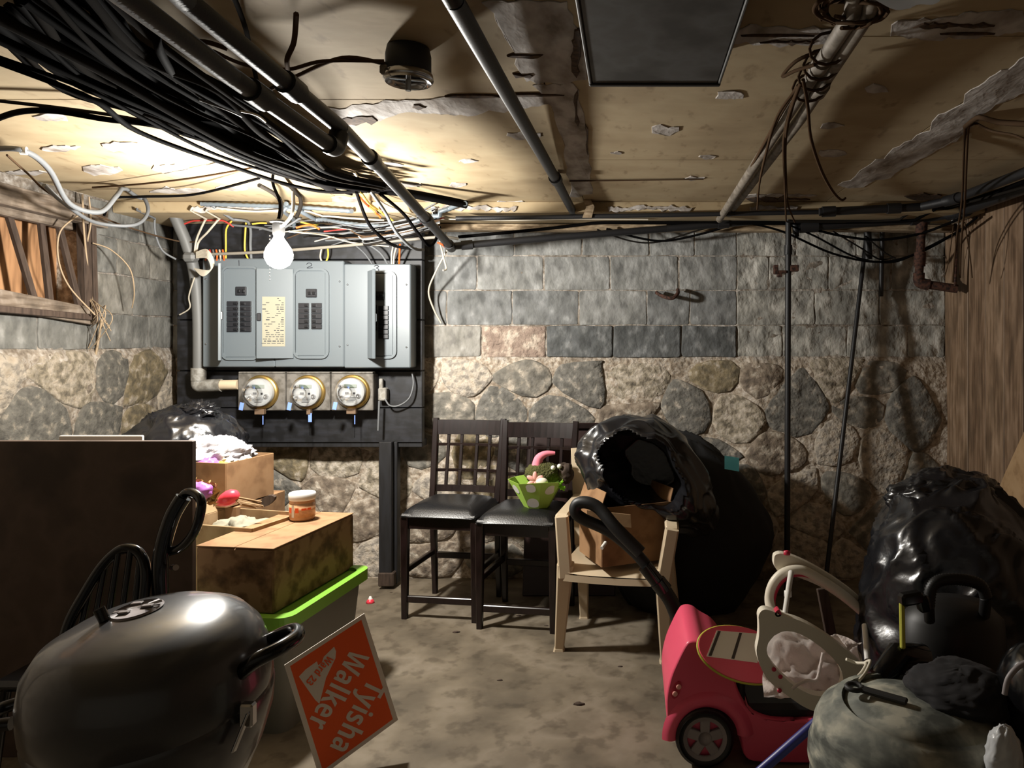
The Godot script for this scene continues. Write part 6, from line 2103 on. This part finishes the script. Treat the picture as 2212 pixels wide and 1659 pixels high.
func p_in(poly: PackedVector2Array, p: Vector2) -> bool:
	return Geometry2D.is_point_in_polygon(p, poly)

func swing() -> void:
	# a cream baby seat: two side frames, cloth between them, and a pink tray with a picture strip
	var t := thing("baby_seat", "cream plastic baby seat with white cloth lying on the pink toy car", "baby seat", at(1760, 1560, 2.25))
	var place := func(z0: float, slope: float) -> Callable:
		return func(p: Vector2, w: float) -> Vector3: return at(p.x, p.y, z0 + (p.x - 1700.0) * slope) + Vector3(0, 0, w)
	var near: Callable = place.call(2.22, 0.0)
	var far: Callable = place.call(2.62, 0.0)
	var st := ms()
	# front side: an outline with an oval opening
	var o := PackedVector2Array()
	var i := PackedVector2Array()
	var outer := [[1640, 1345], [1638, 1328], [1648, 1316], [1664, 1318], [1690, 1330], [1730, 1340], [1780, 1368], [1830, 1405], [1870, 1440], [1872, 1490], [1860, 1540], [1790, 1545], [1742, 1532], [1700, 1502], [1664, 1476], [1645, 1448], [1632, 1408], [1640, 1378]]
	var inner := [[1668, 1378], [1676, 1370], [1688, 1365], [1702, 1363], [1720, 1366], [1742, 1376], [1766, 1392], [1790, 1412], [1812, 1436], [1822, 1460], [1820, 1484], [1806, 1500], [1780, 1506], [1748, 1500], [1712, 1480], [1676, 1446], [1656, 1414], [1657, 1392]]
	for e in soft(outer, 2): o.append(e)
	for e in soft(inner, 2): i.append(e)
	ringed(st, o, i, near, 0.035)
	var front := part(t, "side_frame", st, M.cream)
	for e in [[1686, 1462], [1684, 1492], [1672, 1446]]:
		st = ms()
		blob(st, 10, 8, func(q: Vector3) -> Vector3: return at(e[0], e[1], 2.215) + q * Vector3(0.007, 0.007, 0.004))
		part(front, "red_plug", st, M.pink_dark)
	st = ms()
	ringed(st, soft([[1672, 1325], [1684, 1314], [1690, 1330], [1678, 1334]], 2), soft([[1677, 1326], [1682, 1322], [1684, 1328], [1680, 1330]], 2), near, 0.03)
	part(front, "red_plug", st, M.pink_dark)
	# far side: ear, arm and hoop with a pink lining
	st = ms()
	prism(st, soft([[1672, 1208], [1674, 1198], [1692, 1194], [1740, 1212], [1800, 1246], [1860, 1290], [1900, 1340], [1900, 1370], [1850, 1322], [1790, 1276], [1740, 1252], [1700, 1240], [1684, 1240], [1672, 1222]], 2), far, 0.035, 0.003)
	var back := part(t, "side_frame", st, M.cream)
	st = ms()
	var hoop := [[1690, 1330, 2.56], [1668, 1318, 2.58], [1662, 1290, 2.6], [1672, 1258, 2.6], [1696, 1236, 2.6], [1732, 1232, 2.6], [1772, 1252, 2.6], [1820, 1284, 2.6], [1862, 1320, 2.6]]
	tube(st, curve(pts(hoop)), 0.017, 12)
	part(back, "hoop", st, M.cream)
	st = ms()
	var lin := []
	for e in hoop:
		lin.append(at(e[0] + 7, e[1] + 8, e[2]))
	tube(st, curve(lin), 0.011, 8)
	part(back, "pink_lining", st, M.pink_dark, "dark pink lining of the hoop")
	st = ms()
	lathe(st, [[0.0, 0.0], [0.012, 0.0], [0.012, 0.012], [0.0, 0.016]], 12, Transform3D(Basis(), at(1700, 1198, 2.61)))
	part(back, "red_knob", st, M.pink_dark)
	st = ms()
	tube(st, pts([[1709, 1236, 2.58], [1702, 1282, 2.5]]), 0.010, 10)
	tube(st, pts([[1702, 1278, 2.5], [1694, 1336, 2.36]]), 0.0085, 10)
	lathe(st, [[0.0, -0.012], [0.013, -0.01], [0.013, 0.008], [0.0, 0.012]], 12, Transform3D(Basis(), at(1702, 1282, 2.5)))
	part(t, "support_rod", st, M.white_plastic, "white rod")
	st = ms()
	tube(st, pts([[1868, 1350, 2.5], [1874, 1426, 2.4]]), 0.010, 10)
	part(t, "support_rod", st, M.white_plastic, "white rod")
	# cloth seat between the sides
	st = ms()
	sheet(st, 40, 40, func(u: float, v: float) -> Vector3:
		var x := lerpf(1648, 1860, u)
		var y := lerpf(1345 + u * 40.0, 1500 + u * 30.0, v)
		var d := 2.28 + 0.06 * sin(v * PI) * sin(u * PI) + 0.02 * (1.0 - v)
		var q := at(x, y, d)
		return q + Vector3(0, 0, 0.030 * ridge(q, 7.0) + 0.012 * ridge(q, 17.0)), Vector3.BACK)
	part(t, "cloth_seat", st, M.linen, "creased white cloth seat")
	st = ms()
	tube(st, curve(pts([[1712, 1488, 2.2], [1724, 1478, 2.2], [1744, 1470, 2.2], [1764, 1468, 2.2], [1772, 1440, 2.21], [1778, 1410, 2.22]])), 0.005, 8)
	part(t, "cloth_hem", st, M.linen)
	# pink oval tray with a strip of three pictures
	t = thing("pink_tray", "pink oval tray with a strip of pale pictures lying on the toy car", "tray", at(1600, 1460, 2.36))
	var tc := at(1606, 1413, 2.45)
	var tn := (at(1590, 1469, 2.38) - tc).cross(at(1704, 1440, 2.47) - tc).normalized()
	if tn.y < 0.0: tn = -tn
	var tray := func(p: Vector2, w: float) -> Vector3:
		var ray := at(p.x, p.y, 1.0) - Vector3(0, EYE, 0)
		return Vector3(0, EYE, 0) + ray * ((tc - Vector3(0, EYE, 0)).dot(tn) / ray.dot(tn)) + tn * w
	st = ms()
	var el := PackedVector2Array()
	for k in 48:
		var an := TAU * k / 48
		var x := cos(an) * 98
		var y := sin(an) * 56
		el.append(Vector2(1606 + x * 0.98 - y * 0.18, 1413 + y + x * 0.28))
	prism(st, el, tray, 0.012, 0.002)
	part(t, "tray_plate", st, M.tray_pink)
	st = ms()
	var rim := []
	for p in el:
		rim.append(tray.call(p, -0.010))
	tube(st, rim, 0.005, 6, -1.0, true)
	part(t, "edge_trim", st, M.lead_green, "yellow green edge")
	st = ms()
	var sq := [Vector2(1548, 1362), Vector2(1650, 1370), Vector2(1636, 1432), Vector2(1526, 1418)]
	prism(st, PackedVector2Array(sq), func(p: Vector2, w: float) -> Vector3: return tray.call(p, w + 0.001), 0.001, 0.0)
	var strip := part(t, "picture_strip", st, M.photo_pale, "strip of pale pictures")
	st = ms()
	for e in [[0.03, 0.09], [0.48, 0.54]]:
		var f := func(u: float, v: float) -> Vector2: return sq[0].lerp(sq[1], u).lerp(sq[3].lerp(sq[2], u), v)
		prism(st, PackedVector2Array([f.call(e[0], 0.02), f.call(e[1], 0.02), f.call(e[1], 0.97), f.call(e[0], 0.97)]), func(p: Vector2, w: float) -> Vector3: return tray.call(p, w + 0.002), 0.001, 0.0)
	part(strip, "dark_divider", st, M.photo_dark)
	# brown board behind
	st = ms()
	bar(st, at(1775, 1270, 2.8), Vector3(at(1822, 1400, 2.8).x, 0.0, -2.75), 0.04, 0.02)
	solo("wooden_stick", st, M.dark_wood, "brown wooden slat standing behind the baby seat", "slat")

func litter() -> void:
	var p := on_floor(800, 1302)
	var st := ms()
	lathe(st, [[0.0, 0.0], [0.024, 0.0], [0.02, 0.012], [0.01, 0.022], [0.0, 0.026]], 7, Transform3D(Basis(), p))
	var t := solo("candy_wrapper", st, M.balloon, "small red and white wrapper on the floor by the tote", "wrapper")
	st = ms()
	lathe(st, [[0.012, 0.02], [0.006, 0.034], [0.0, 0.036]], 7, Transform3D(Basis(), p))
	part(t, "white_tip", st, M.white_plastic)
	for e in [[986, 1366, 0.018], [1250, 1522, 0.022], [870, 1290, 0.01], [845, 1280, 0.008], [1120, 1330, 0.012], [1180, 1352, 0.01], [1340, 1440, 0.01], [1080, 1470, 0.012]]:
		st = ms()
		var c := on_floor(e[0], e[1])
		var r: float = e[2]
		blob(st, 10, 6, func(d: Vector3) -> Vector3: return c + Vector3(0, r * 0.12, 0) + d * Vector3(r, r * 0.25, r * 0.5) * (1.0 + 0.4 * n3(d + c, 2.0)))
		solo("debris", st, M.dark_wood, "small dark crumb of debris on the bare concrete floor", "debris", "crumbs on the floor")
